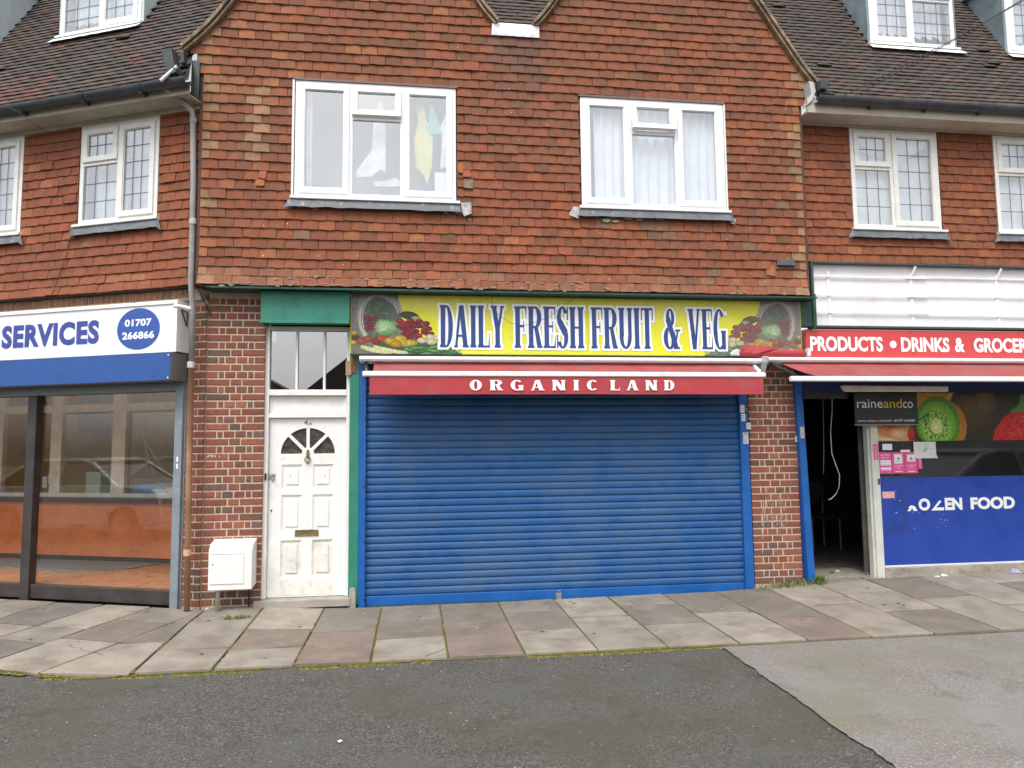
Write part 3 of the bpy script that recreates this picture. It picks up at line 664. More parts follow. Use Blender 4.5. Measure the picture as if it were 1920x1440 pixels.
# ------------------------------------------------------------------ windows
def window(bld, x0, x1, z0, z1, y, bays, lead=0, fm=None, room=.9, room_mat=None, sill=True, flash=True, gl=None, fwid=.05, top_board=0., lead_n=(3, 5)):
    """white casement window: frame > sash, pane, glazing leads, sill"""
    fm = fm or M_UPVC; gl = gl or M_GLASSU; D = .06
    mb = MB(); mb.ring(x0, x1, z0, z1, fwid, y, y+D)
    tot = x1-x0-2*fwid; n_ = len(bays); mw = .045; bw = [(b[0]*(tot-mw*(n_-1))) for b in bays]; x = x0+fwid; bx_ = []
    for i, b in enumerate(bays):
        bx_.append((x, x+bw[i])); x += bw[i]
        if i < n_-1: mb.box(x, x+mw, y+.001, y+D, z0+fwid, z1-fwid); x += mw
    for (a, c), b in zip(bx_, bays):
        if b[1] == 'vent': zt = z1-fwid-b[2]; mb.box(a, c, y+.002, y+D, zt-.045, zt)
    W_ = part('window', mb, fm, bld, bevel=.004)
    def pane(a, c, d, e, yy, Mx=None, nl=lead_n):
        p = MB(); p.box(a, c, yy, yy+.006, d, e); 
        if Mx: p.v = [tuple(Mx @ Vector(v)) for v in p.v]
        part('pane', p, gl, W_)
        if lead:
            q = MB(); t_ = .0035
            for i in range(1, nl[0]): xx = a+(c-a)*i/nl[0]; q.box(xx-t_, xx+t_, yy-.003, yy-.0005, d, e)
            for i in range(1, nl[1]): zz = d+(e-d)*i/nl[1]; q.box(a, c, yy-.0035, yy-.0008, zz-t_, zz+t_)
            if Mx: q.v = [tuple(Mx @ Vector(v)) for v in q.v]
            part('glazing_lead', q, M_CAME, W_)
    def sash(a, c, d, e, ang=0., nl=lead_n):
        s_ = MB(); sw = .055; s_.ring(a-.008, c+.008, d-.008, e+.008, sw, y-.018, y+.03); s_.ring(a+sw-.012, c-sw+.012, d+sw-.012, e-sw+.012, .012, y-.008, y+.02)
        Mx = None
        if ang: hz = e; Mx = Matrix.Translation((0, y, hz)) @ Matrix.Rotation(-ang, 4, 'X') @ Matrix.Translation((0, -y, -hz)); s_.v = [tuple(Mx @ Vector(v)) for v in s_.v]
        part('sash', s_, fm, W_, bevel=.003); pane(a+sw-.001, c-sw+.001, d+sw-.001, e-sw+.001, y+.006, Mx, nl)
    for (a, c), b in zip(bx_, bays):
        if b[1] == 'tall': sash(a, c, z0+fwid, z1-fwid, 0., (lead_n[0], lead_n[1]))
        elif b[1] == 'fixed': pane(a-.001, c+.001, z0+fwid-.001, z1-fwid+.001, y+.02)
        elif b[1] == 'vent':
            zt = z1-fwid-b[2]; sash(a, c, zt, z1-fwid, b[3], (lead_n[0], 2)); pane(a-.001, c+.001, z0+fwid-.001, zt-.044, y+.02, None, (lead_n[0], max(2, lead_n[1]-2)))
    if sill:
        s_ = MB(); s_.box(x0-.035, x1+.04, y-.05, y+.04, z0-.030, z0-.001); part('sill', s_, fm, W_, bevel=.004)
    if flash:
        f_ = MB(); k = 14; pts = []
        for i in range(k+1): xx = x0-.04+(x1-x0+.08)*i/k; pts.append((xx, z0-.118+.012*nz(xx*9, 3)+ (.0)))
        vs = [(p[0], y-.050, p[1]) for p in pts]+[(p[0], y-.030, z0-.032) for p in pts]; f_.add(vs, [(i, i+1, k+1+i+1, k+1+i) for i in range(k)])
        f_.add([(x0-.10, y-.032, z0-.13), (x0-.04, y-.05, z0-.118), (x0-.04, y-.034, z0-.02)], [(0, 1, 2)]); f_.add([(x1+.04, y-.05, z0-.118), (x1+.085, y-.032, z0-.15), (x1+.05, y-.034, z0-.02)], [(0, 1, 2)])
        part('flashing', f_, M_LEAD, W_)
    if top_board:
        t_ = MB(); t_.box(x0, x1, y+.002, y+D, z1+.001, z1+top_board); part('head_board', t_, fm, W_)
    # the room behind: open-fronted box with its own walls
    r = MB(); e = .012; a, c, d, f = x0+e, x1-e, z0+e, z1-e; Y0, Y1 = y+D+.001, y+D+room
    A, C_, d_, f_ = a-.25, c+.25, d-.5, f+.3
    r.quad((a, Y1, d_), (c, Y1, d_), (c, Y1, f_), (a, Y1, f_)); r.quad((a, Y0, d), (a, Y1, d_), (a, Y1, f_), (a, Y0, f)); r.quad((c, Y0, d), (c, Y0, f), (c, Y1, f_), (c, Y1, d_))
    r.quad((a, Y0, d), (c, Y0, d), (c, Y1, d_), (a, Y1, d_)); r.quad((a, Y0, f), (a, Y1, f_), (c, Y1, f_), (c, Y0, f))
    part('room_wall', r, room_mat or M_ROOM, W_)
    return W_
def curtain(x0, x1, z0, z1, y, label, group=None, amp=.018, waves=9, mt=None, frame='W', seed=1, name='curtain'):
    mb = MB(); n_ = 70; rows_ = 6; vs = []
    for j in range(rows_+1):
        t = j/rows_
        for i in range(n_+1):
            u = i/n_; x = x0+(x1-x0)*u; vs.append((x, y+amp*math.sin(u*waves*6.28+1.3*math.sin(u*7+seed)+.3*t)*(.7+.5*t)+.4*amp*nz(u*20, seed), z0+(z1-z0)*(1-t)))
    mb.add(vs, [(j*(n_+1)+i, (j+1)*(n_+1)+i, (j+1)*(n_+1)+i+1, j*(n_+1)+i+1) for j in range(rows_) for i in range(n_)])
    return single(name, mb, mt or M_CURT, label, 'curtain', ((x0+x1)/2, y, z0), group, frame, smooth=True)

# ------------------------------------------------------------------ CENTRAL BUILDING
bc = thing('gabled_building', 'central twin gabled building hung with red clay tiles above a blue shutter', 'building', (1.6, 0, 0))
W1 = (-.715, .940, 4.185, 5.425); W2 = (2.296, 3.930, 4.185, 5.415)
TANP = math.tan(R(56.3))
def verge_l(z):   # left edge of the left gable, slightly bell cast at its foot
    x = -1.356 - (6.259-z)/TANP; 
    if z < 6.1: x -= .10*((6.1-z)/.45)**2*1. if z > 5.65 else 0
    return x
def verge_r(z):
    x = 4.354 + (6.692-z)/TANP
    if z < 6.05: x += .05*((6.05-z)/.4)**2 if z > 5.6 else 0
    return x
V0, V1 = 1.345, 1.835
def vl(z): return V0 - (z-6.20)/TANP + (0 if z > 6.4 else .03*((6.4-z)/.2)**2)
def vr(z): return V1 + (z-6.20)/TANP - (0 if z > 6.4 else .03*((6.4-z)/.2)**2)
def span_c(z):
    zc = z+.07
    if zc < 5.68:
        if zc < 5.45: return (-1.628, 4.85)
        return (-1.70-.0*(zc-5.5), 4.90+.12*(zc-5.45)/.23)
    if zc < 6.20: return (verge_l(zc)+.03, verge_r(zc)-.03)
    a = (verge_l(zc)+.03, vl(zc)-.03); c = (vr(zc)+.03, verge_r(zc)-.03)
    return (a, c) if a[1] > a[0] else ((0, 0), c)
YT = -.195
back = MB(); holes_c = [W1, W2]
holed_wall(back, -1.62, 4.845, 3.24, 5.66, holes_c, YT, .0)
prof = [(-1.72, 5.66), (4.97, 5.66), (4.78, 6.05), (3.26, 8.28), (1.835, 6.17), (1.345, 6.17), (-.02, 8.22), (-1.45, 6.05)]
prof = [(-1.70, 5.661), (5.0, 5.661), (verge_r(6.0), 6.0), (3.26, 8.30), (1.84, 6.17), (1.34, 6.17), (-.02, 8.22), (verge_l(6.0), 6.0)]
tri = [(0, 1, 2, 4, 5, 7)]
for poly in ([0, 1, 2, 4, 5, 7], [2, 3, 4], [5, 6, 7]): back.prism([prof[i] for i in poly], YT, -.02)
tw = part('tile_hanging', back, mat('tile_shadow_backing', (.05, .03, .022), .9), bc, label='upper wall of overlapping red brown clay tiles')
tile_wall(bc, tw, -1.628, 4.85, 3.245, 8.2, YT, [(W1[0]-.01, W1[1]+.01, W1[2]-.09, W1[3]+.01), (W2[0]-.01, W2[1]+.01, W2[2]-.09, W2[3]+.01), (V0-.01, V1+.01, 6.035, 6.3)], 'C', span_c, near=(1.5, 2.6), flare=3.5)
# side returns of the jettied storey
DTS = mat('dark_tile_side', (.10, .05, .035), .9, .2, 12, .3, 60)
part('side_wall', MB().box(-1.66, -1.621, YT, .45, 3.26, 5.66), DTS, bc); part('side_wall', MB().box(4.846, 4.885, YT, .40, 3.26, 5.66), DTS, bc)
part('eaves_gap_filler', MB().box(-1.74, -1.662, -.24, .40, 5.16, 5.56), M_GUT, bc)  # added filler: blocks the sky showing through the eaves gap, coloured dark
# corner tiles turned on to the side
# verges
def verge(pts, name='verge'):
    mb = MB(); n_ = len(pts)
    for k, (wd, y0, y1) in enumerate(((.030, -.285, -.05), (.022, -.262, -.10))):
        off = .0 if k == 0 else -.034
        L_ = []
        for i, (x, z) in enumerate(pts):
            a = Vector(pts[max(0, i-1)]); b_ = Vector(pts[min(n_-1, i+1)]); d = (b_-a).normalized(); nn = Vector((-d.y, d.x))
            if nn.y < 0: nn = -nn
            p = Vector((x, z))+nn*off; q = p+nn*wd; L_.append((p, q))
        vs = []
        for p, q in L_: vs += [(p.x, y0, p.y), (q.x, y0, q.y), (q.x, y1, q.y), (p.x, y1, p.y)]
        fs = []
        for i in range(n_-1):
            for e_ in range(4): fs.append((i*4+e_, i*4+(e_+1) % 4, (i+1)*4+(e_+1) % 4, (i+1)*4+e_))
        fs += [(0, 1, 2, 3), tuple((n_-1)*4+i for i in range(4))]
        mb.add(vs, fs)
    return part(name, mb, mat('mortared_verge', (.27, .20, .13), .9, .35, 16, .5, 60, dirt=[((.08, .05, .035), 9., .7, .5, .6)]), bc)
def zr(a, b, n_): return [a+(b-a)*i/n_ for i in range(n_+1)]
verge([(verge_l(z), z) for z in zr(5.68, 6.2, 8)+zr(6.3, 8.22, 14)]); verge([(verge_r(z), z) for z in zr(5.66, 6.2, 8)+zr(6.3, 8.30, 14)])
verge([(vl(z), z) for z in zr(6.19, 6.45, 5)+zr(6.5, 8.22, 12)]); verge([(vr(z), z) for z in zr(6.19, 6.45, 5)+zr(6.5, 8.30, 12)])
# gable roof slopes running back
gr_ = MB()
for (pa, pb) in (((-1.70, 5.70), (-.02, 8.26)), ((1.34, 6.22), (-.02, 8.26)), ((1.84, 6.22), (3.26, 8.34)), ((4.99, 5.70), (3.26, 8.34))):
    gr_.add([(pa[0], -.05, pa[1]), (pb[0], -.05, pb[1]), (pb[0], 3.2, pb[1]), (pa[0], 1.0 if abs(pa[0]) > 1.5 and pa[1] < 6 else .6, pa[1]), ], [(0, 1, 2, 3)])
part('roof', gr_, mat('roof_slope_clay', (.11, .085, .07), .9, .25, 10, .5, 40), bc)
# roof tiles: rows on a pitched plane
def roof_tile_col(x, z, q, rnd):
    r = rnd.random(); c = (.074, .056, .048) if r < .5 else (.060, .052, .048) if r < .8 else (.084, .054, .044)
    if q == 'L':
        n1 = nz(x*1.1, z*1.4, 7); 
        if n1 > .22 and r > .3: c = mixc(c, (.15, .055, .040), .5)
        if r > .985: c = (.15, .055, .04)
    if q == 'R' and r > .985: c = (.13, .06, .045)
    return scl(c, rnd.uniform(.8, 1.2))
def roof_tiles(bld, parent, x0, x1, s1, org, pitch, q, clip=None, seed=1, gauge=.073, W_=.168):
    """courses of plain tiles up a slope; org = (y, z) of the eave line; returns the joined courses"""
    rnd = random.Random(seed); mb = MB(); s_ = 0.; r = 0; ca, sa = math.cos(pitch), math.sin(pitch)
    while s_ < s1:
        x = x0-(W_/2 if r % 2 else 0)
        while x < x1:
            xm = x+W_/2; yy = org[0]+s_*ca; zz = org[1]+s_*sa
            if clip is None or clip(xm, yy, zz):
                c = roof_tile_col(xm, zz, q, rnd); k = 2; jz = rnd.uniform(-.004, .004)+.008*nz(xm*.9, s_*2, 4); lift = .020+rnd.uniform(0, .006)+(.02 if rnd.random() < .008 else 0)
                def Pt(u, a, h): return (x+.002+u*(W_-.004), org[0]+(s_+a+jz)*ca-h*sa, org[1]+(s_+a+jz)*sa+h*ca)
                f_ = [Pt(i/k, 0, lift-.004*(1-(2*i/k-1)**2)*-1) for i in range(k+1)]; t_ = [Pt(i/k, .108, .006) for i in range(k+1)]; b_ = [Pt(i/k, 0, lift-.013) for i in range(k+1)]
                mb.add(f_+t_+b_, [(i, i+1, k+1+i+1, k+1+i) for i in range(k)]+[(2*k+2+i, 2*k+3+i, i+1, i) for i in range(k)]+[(2*k+2, 0, k+1), (k, 3*k+2, 2*k+1)], c)
            x += W_
        s_ += gauge; r += 1
    return part('roof_tile_courses', mb, M_ROOFT, parent, kind='stuff')
PR = R(60)
vb = MB(); vb.add([(.2, -.14, 6.175), (3.0, -.14, 6.175), (3.0, -.14+2.4/math.tan(PR), 8.575), (.2, -.14+2.4/math.tan(PR), 8.575)], [(0, 1, 2, 3)])
vr_roof = part('valley_roof', vb, mat('roof_underlay', (.04, .035, .03), .9), bc)
roof_tiles(bc, vr_roof, .55, 2.7, 2.0, (-.15, 6.19), PR, 'V', clip=lambda x, y, z: vl(z+.05)-.05 < x < vr(z+.05)+.05 and z < 8, seed=3)
lf = MB(); k = 16
top = [(V0-.012+(V1-V0+.024)*i/k, -.225-.006*nz(i*.9, 1), 6.185+.004*nz(i*1.3, 2)) for i in range(k+1)]; mid = [(V0-.012+(V1-V0+.024)*i/k, -.245-.004*nz(i*.7, 5), 6.165+.003*nz(i, 7)) for i in range(k+1)]
bot = [(V0-.018+(V1-V0+.036)*i/k, -.232-.005*nz(i*.8, 9), 6.048+.006*nz(i*.6, 3)) for i in range(k+1)]; bk = [(p[0], -.10, p[2]+.09) for p in top]
lf.add(bot+mid+top+bk, [(j*(k+1)+i, j*(k+1)+i+1, (j+1)*(k+1)+i+1, (j+1)*(k+1)+i) for j in range(3) for i in range(k)])
part('lead_gutter_apron', lf, M_LEADW, bc, smooth=True)
# windows
window(bc, *W1, YT-.02, [(1/3, 'tall'), (1/3, 'vent', .30, .09), (1/3, 'tall')], room=.55)
window(bc, *W2, YT-.02, [(1/3, 'tall'), (1/3, 'vent', .30, .20), (1/3, 'tall')], room=.55)
part('window_trim', MB().box(W2[1]+.004, W2[1]+.022, YT-.028, YT+.05, W2[2]-.02, W2[3]+.001), M_UPVC2, bc); part('window_trim', MB().box(W1[0]-.03, W1[0]-.008, YT-.03, YT+.05, W1[2]-.03, W1[3]+.001), M_UPVC2, bc)
for Wq in (W1, W2): part('head_flashing', MB().box(Wq[0]-.02, Wq[1]+.02, YT-.035, YT+.04, Wq[3]+.002, Wq[3]+.022), mat('mauve_grey_lead', (.17, .11, .11), .6, .2, 12), bc)
# green painted soffit and frame under the overhang
sf = MB(); sf.box(-1.55, 4.93, -.25, .02, 3.222, 3.238); sf.box(-1.5, 4.93, -.262, -.24, 3.215, 3.235); part('soffit', sf, M_DGREEN, bc)
gb = MB(); gb.box(-1.035, -.155, -.15, .05, 2.90, 3.214); gb.box(-1.045, -.155, -.165, -.1501, 2.885, 2.915); gb.box(-1.045, -.155, -.165, -.1501, 3.190, 3.214); part('door_fascia', gb, M_GREEN, bc, bevel=.003)
ge = MB(); ge.box(4.821, 4.985, -.10, .02, 2.93, 3.214); ge.box(4.96, 5.0, -.12, .02, 2.91, 3.30); part('fascia_end_post', ge, M_DGREEN, bc, bevel=.003)
# piers
brick_pier(bc, 'brick_pier', -1.577, -1.012, .075, 3.221, 0., label='brick pier between the brown downpipe and white door')
brick_pier(bc, 'brick_pier', 4.202, 4.762, .09, 2.90, 0., pat=1, label='brick pier on the right of the shutter')
# pale scrubbed patch where a notice was removed: paint smear on the right pier
sm = MB(); rs = random.Random(2)
for _ in range(170):
    u, v = rs.gauss(0, .085), rs.gauss(0, .13); a, l = rs.uniform(1.2, 1.9), rs.uniform(.01, .05); x, z = 4.50+u*.9, .86+v; wd = rs.uniform(.0008, .0026)
    if abs(u) > .17 or abs(v) > .27: continue
    dx, dz = math.cos(a)*l, math.sin(a)*l; y = -.0085-rs.random()*.0008; sm.add([(x, y, z), (x+wd, y, z), (x+dx+wd, y, z+dz), (x+dx, y, z+dz)], [(0, 1, 2, 3)])
for (p, q) in (((4.36, 1.02), (4.30, .58)), ((4.33, .98), (4.30, .72)), ((4.30, .5), (4.29, .42))): sm.add([(p[0], -.009, p[1]), (p[0]+.006, -.009, p[1]), (q[0]+.006, -.009, q[1]), (q[0], -.009, q[1])], [(0, 1, 2, 3)])
part('paint_smear', sm, mat('chalky_white', (.55, .50, .46), .9, .2, 30), bc)
sc = MB(); rs = random.Random(8)
for _ in range(12): x = -1.56+rs.random()*.12; z = 1.545+rs.uniform(-.008, .01); sc.add([(x, -.009, z), (x+.012, -.0092, z+.003), (x+.013, -.009, z+.009), (x+.002, -.009, z+.007)], [(0, 1, 2, 3)])
part('paint_fleck', sc, M_WHTTXT, bc)
# wall behind the shop front and door
bw_ = MB(); bw_.box(-1.0, -.16, .16, .22, 2.88, 3.2); bw_.box(-1.0, 4.2, .25, .35, 0, .02); bw_.box(-.15, 4.2, .12, .2, 0., 3.2); part('shop_back_wall', bw_, M_ROOMD, bc)
gp = MB(); gp.box(-.158, -.062, -.012, .12, .04, 3.2); part('green_door_post', gp, M_GREEN, bc, bevel=.003)
sb = MB(); sb.prism([(-.150, -.02), (-.078, -.02), (-.078, .17), (-.095, .21), (-.14, .205)], -.05, .05); part('stone_stub', sb, M_CONC, bc, bevel=.006)
# door frame + transom light
YD = .10
df = MB(); df.box(-1.030, -.975, YD-.06, YD+.05, .115, 2.885); df.box(-.195, -.155, YD-.06, YD+.05, .115, 2.885); df.box(-.975, -.195, YD-.06, YD+.05, 2.845, 2.885)
df.box(-.975, -.195, YD-.065, YD+.05, 2.165, 2.225); df.box(-.975, -.195, YD-.05, YD+.05, 1.935, 1.985); df.box(-.975, -.195, YD-.01, YD+.05, 1.985, 2.165); df.ring(-.97, -.20, 1.99, 2.16, .02, YD-.022, YD-.005)
frame_ = part('door_frame', df, M_DOOR, bc, bevel=.004)
mu = MB(); 
for x in (-.705, -.425): mu.box(x-.012, x+.012, YD-.045, YD+.02, 2.226, 2.844)
part('transom_bar', mu, M_DOOR, frame_, bevel=.003)
for a, c in ((-.974, -.718), (-.692, -.438), (-.412, -.196)):
    p = MB(); p.box(a, c, YD-.012, YD-.006, 2.226, 2.844); part('pane', p, glass('transom_glass', tint=(.5, .5, .5), refl=.26), frame_)
tr_ = MB(); tr_.box(-1.0, -.17, YD+.4, YD+.42, 2.0, 2.9); part('hall_wall', tr_, mat('dim_hall', (.16, .16, .16), .9), frame_)
st_ = MB(); st_.box(-1.07, -.13, -.06, .12, .035, .112); part('door_step', st_, mat('grey_step', (.33, .30, .26), .85, .15, 9, .3, 50), bc, bevel=.006)
# the door itself: panelled with a fan light
x0, x1, z0, z1 = -.972, -.198, .118, 1.932; XC = (x0+x1)/2; yb = YD-.01
dr = MB(); fr_ = .30; zc = 1.565
n_ = 24; ringv = []
# slab with half round opening: built as fans around the opening
out = []
for i in range(n_+1):
    a = math.pi*i/n_; out.append((XC+.272*math.cos(a), zc+.265*math.sin(a)))
def edge_pt(i):
    a = math.pi*i/n_; c, s_ = math.cos(a), math.sin(a); t1 = (x1-XC-.01)/abs(c) if abs(c) > 1e-6 else 9; t2 = (z1-zc)/s_ if s_ > 1e-6 else 9; t = min(t1, t2); return (XC+c*t, zc+s_*t)
ed = [edge_pt(i) for i in range(n_+1)]
for sx in (1, -1):
    ac = math.atan2(z1-zc, sx*(x1-XC-.01)); ic_ = round(ac/math.pi*n_); ed[ic_] = (XC+sx*(x1-XC-.01), z1)
vs = [(p[0], yb, p[1]) for p in out]+[(p[0], yb, p[1]) for p in ed]+[(p[0], yb+.04, p[1]) for p in out]
dr.add(vs, [(i, n_+1+i, n_+1+i+1, i+1) for i in range(n_)]+[(i, i+1, 2*(n_+1)+i+1, 2*(n_+1)+i) for i in range(n_)])
for a, c in ((0, 1),):
    dr.add([(x1, yb, zc), (x1, yb, z1), (x1-.01, yb, z1), (x1-.01, yb, zc)], [(0, 1, 2, 3)]); dr.add([(x0, yb, zc), (x0+.01, yb, zc), (x0+.01, yb, z1), (x0, yb, z1)], [(0, 1, 2, 3)])
# lower leaf: stiles and rails with sunk panels
pan = [(x0+.115, XC-.045, 1.075, 1.300), (XC+.045, x1-.115, 1.075, 1.300), (x0+.115, XC-.045, .835, 1.075-.06), (XC+.045, x1-.115, .835, 1.075-.06)]
pan = [(x0+.125, XC-.05, 1.205, 1.455), (XC+.05, x1-.125, 1.205, 1.455), (x0+.125, XC-.05, .775, 1.145), (XC+.05, x1-.125, .775, 1.145), (x0+.125, XC-.05, .31, .685), (XC+.05, x1-.125, .31, .685)]
holed_wall(dr, x0, x1, z0+.0, zc, [(p[0], p[1], p[2], p[3]) for p in pan], yb, yb+.04)
door = part('door', dr, M_DOOR, bc, label='weathered white panelled door with half round fan light')
for i, p in enumerate(pan):
    q = MB(); q.box(p[0], p[1], yb+.014, yb+.03, p[2], p[3]); m1 = .018
    q.add([(p[0], yb+.001, p[2]), (p[1], yb+.001, p[2]), (p[1], yb+.001, p[3]), (p[0], yb+.001, p[3]), (p[0]+m1, yb+.012, p[2]+m1), (p[1]-m1, yb+.012, p[2]+m1), (p[1]-m1, yb+.012, p[3]-m1), (p[0]+m1, yb+.012, p[3]-m1)], [(0, 1, 5, 4), (1, 2, 6, 5), (2, 3, 7, 6), (3, 0, 4, 7)])
    m2 = .045; q.box(p[0]+m2, p[1]-m2, yb+.004, yb+.02, p[2]+m2, p[3]-m2)
    part('panel', q, M_DOORW if i > 3 else M_DOOR, door, bevel=.003)
kb = MB(); kb.box(x0+.12, x1-.12, yb-.003, yb-.0005, .135, .285); part('bottom_rail', kb, M_DOORW, door)
fg = MB(); vs = [(XC, yb+.02, zc)]+[(XC+.275*math.cos(math.pi*i/n_), yb+.02, zc+.268*math.sin(math.pi*i/n_)) for i in range(n_+1)]; fg.add(vs, [(0, i+1, i+2) for i in range(n_)])
part('fan_pane', fg, mat('dark_obscure_glass', (.055, .045, .035), .25, .5, 18, .6, 50), door)
fb = MB()
for a in (45, 90, 135):
    d = Vector((math.cos(R(a)), math.sin(R(a)))); nn = Vector((-d.y, d.x))*.017; p, q = Vector((XC, zc))+d*.05, Vector((XC, zc))+d*.272
    fb.prism([tuple(p-nn), tuple(p+nn), tuple(q+nn), tuple(q-nn)], yb+.0, yb+.022)
fb.prism([(XC+.062*math.cos(math.pi*i/10), zc+.062*math.sin(math.pi*i/10)) for i in range(11)], yb-.002, yb+.022)
part('fan_bar', fb, M_DOOR, door, bevel=.003)
M_BRASS = mat('tarnished_brass', (.27, .21, .10), .45, .25, 30, metal=.7)
kn = MB(); kn.tube([(XC, yb-.004, 1.60), (XC, yb-.014, 1.56), (XC, yb-.016, 1.52)], [.012, .016, .01]); kn.tube([(XC+.026*math.sin(t*6.283/14), yb-.02, 1.508+.03*math.cos(t*6.283/14)) for t in range(15)], .006, 6); kn.tube([(XC, yb, 1.475), (XC, yb-.016, 1.475)], .011, 8)
part('knocker', kn, M_BRASS, door, smooth=True)
lb = MB(); lb.ring(XC-.118, XC+.118, .838, .905, .018, yb-.008, yb+.0, .014); lb.box(XC-.1, XC+.1, yb-.004, yb+.001, .852, .891)
lb.v = [(v[0], v[1], v[2]-.115+.0) for v in lb.v]; lb.v = [(v[0], v[1], v[2]+.0) for v in lb.v]
part('letterbox', lb, M_BRASS, door, bevel=.002)
lk_ = MB(); lk_.box(x0+.0, x0+.062, yb-.014, yb, 1.315, 1.365); lk_.box(x0+.028, x0+.058, yb-.02, yb-.012, 1.30, 1.318); lk_.tube([(x0+.03, yb-.014, 1.34), (x0+.03, yb-.022, 1.34)], .013, 12); part('rim_lock', lk_, mat('grey_lock_metal', (.42, .42, .40), .35, .1, 30, metal=.6), door, bevel=.002)
kh = MB(); kh.tube([(x0+.033, yb-.001, .99), (x0+.033, yb-.007, .99)], .009, 10); kh.box(x0-.03, x0-.012, yb-.058, yb-.05, 1.30, 1.37); part('keyhole', kh, M_BLACKP, door)
nm = MB(); text(nm, '4', XC-.045, XC-.003, 1.862, 1.912, yb-.003, .03); text(nm, 'A', XC+.004, XC+.040, 1.858, 1.892, yb-.003, .02); part('door_number', nm, mat('grey_number', (.20, .19, .18), .5), door)
sv = MB(); rs = random.Random(4)
for (x, z) in ((x0+.215, 1.335), (x1-.215, 1.33)): sv.box(x-.006, x+.006, yb+.0008, yb+.0035, z-.012, z+.012)
part('screw_mark', sv, mat('faint_mark', (.50, .47, .42), .8), door)
bw2 = MB(); bw2.box(-1.01, -.17, YD+.06, YD+.09, 0., 1.95); part('door_backing', bw2, M_ROOMD, bc)
# signs of the flat: small brown boards left of the awning
bb = MB(); bb.box(-.20, -.142, -.03, .02, 2.37, 2.52); part('timber_block', bb, mat('raw_timber', (.36, .24, .15), .8, .2, 20, .3, 80), bc, bevel=.003)
bb = MB(); bb.box(-.140, -.09, -.02, .03, 2.393, 2.574); part('timber_block', bb, mat('old_brick_brown', (.20, .09, .06), .9, .3, 30, .4, 80), bc)
# slate patch and droppings
sp = MB(); sp.box(4.49, 4.70, YT-.05, YT-.028, 3.585, 3.655); part('slate_patch', sp, mat('blue_slate', (.085, .095, .11), .6, .2, 20), bc, bevel=.004)
dp = MB(); rs = random.Random(6)
for _ in range(90):
    x = rs.uniform(-1.2, 4.8); z = rs.uniform(3.28, 4.05) if rs.random() < .75 else rs.uniform(4.1, 6); z = 3.25+round((z-3.25)/.1)*.1+rs.uniform(.0, .05); a = rs.uniform(.002, .006); h = rs.uniform(.004, .014)
    yy = YT-.033-(.08*((3.5-z)/.3)**2 if z < 3.5 else 0)
    if any(h_[0] < x < h_[1] and h_[2] < z < h_[3] for h_ in (W1, W2)): continue
    dp.add([(x, yy, z), (x+a, yy, z+.001), (x+a*.8, yy, z+h), (x-a*.2, yy, z+h*.9)], [(0, 1, 2, 3)])
part('bird_droppings', dp, M_WHTTXT, bc, kind='stuff')
# broken tiles beside the first window, patch of cement and torn lead
bt = MB(); bt.box(1.0, 1.10, YT-.04, YT-.022, 4.10, 4.16); bt.add([(.985, YT-.06, 4.165), (1.09, YT-.055, 4.18), (1.10, YT-.05, 4.06), (1.02, YT-.06, 4.02)], [(0, 1, 2, 3)]); bt.add([(2.19, YT-.06, 4.17), (2.26, YT-.065, 4.16), (2.24, YT-.06, 4.04), (2.14, YT-.05, 4.08)], [(0, 1, 2, 3)]); bt.add([(3.95, YT-.06, 4.10), (4.02, YT-.055, 4.09), (4.01, YT-.05, 4.03), (3.97, YT-.06, 4.04)], [(0, 1, 2, 3)])
part('torn_lead', bt, mat('pale_torn_lead', (.42, .43, .43), .5, .3, 30, .3, 60), bc)
ct = MB()
for (x, z, s_) in ((2.56, 4.035, .05), (2.66, 4.03, .04), (2.8, 4.065, .05), (2.93, 4.06, .04)): ct.add([(x+s_*math.cos(i)*(1+.2*nz(i, x)), YT-.036, z+s_*.42*math.sin(i)) for i in [k*6.283/9 for k in range(9)]], [tuple(range(9))])
part('cement_patch', ct, M_CONC, bc)

for (x, z, rz, w_, c) in ((.985, 4.50, .10, .06, (.36, .10, .045)), (1.055, 4.46, -.09, .09, (.34, .095, .04)), (1.07, 4.335, .02, .10, (.22, .16, .11)), (-1.03, 4.36, .12, .07, (.33, .10, .05)), (-1.05, 4.28, -.05, .09, (.35, .12, .05)), (4.42, 3.47, .02, .11, (.32, .12, .05))):
    o = bpy.data.objects.new('tile', TILE_ME[2]); COL.objects.link(o); o.parent = tw; bq = base_of(bc); o.location = (x-bq[0], YT-.014-bq[1], z-bq[2]); o.rotation_euler = (0, rz, 0); o.scale = (w_, 1, .85); o.color = (*c, 1)
pp = MB(); rs = random.Random(31)
for (xa, xb, zc_, dn) in ((-.70, .98, 4.075, 26), (2.30, 3.2, 4.075, 34), (3.2, 3.9, 4.08, 8), (-1.4, 4.7, 3.262, 70), (-.9, 2.4, 3.33, 30)):
    for _ in range(dn):
        x = rs.uniform(xa, xb); z = zc_+rs.gauss(0, .012); s_ = rs.uniform(.008, .034); k = 8; yy = YT-.052 if zc_ > 4 else YT-.034-.075*((3.5-z)/.3)**2
        pp.add([(x+s_*(1+.3*nz(i, x*3))*math.cos(i*6.283/k), yy-rs.random()*.002, z+s_*.33*math.sin(i*6.283/k)) for i in range(k)], [tuple(range(k))])
part('mortar_smear', pp, mat('pale_mortar_smear', (.27, .21, .16), .9, .35, 40), bc, kind='stuff')
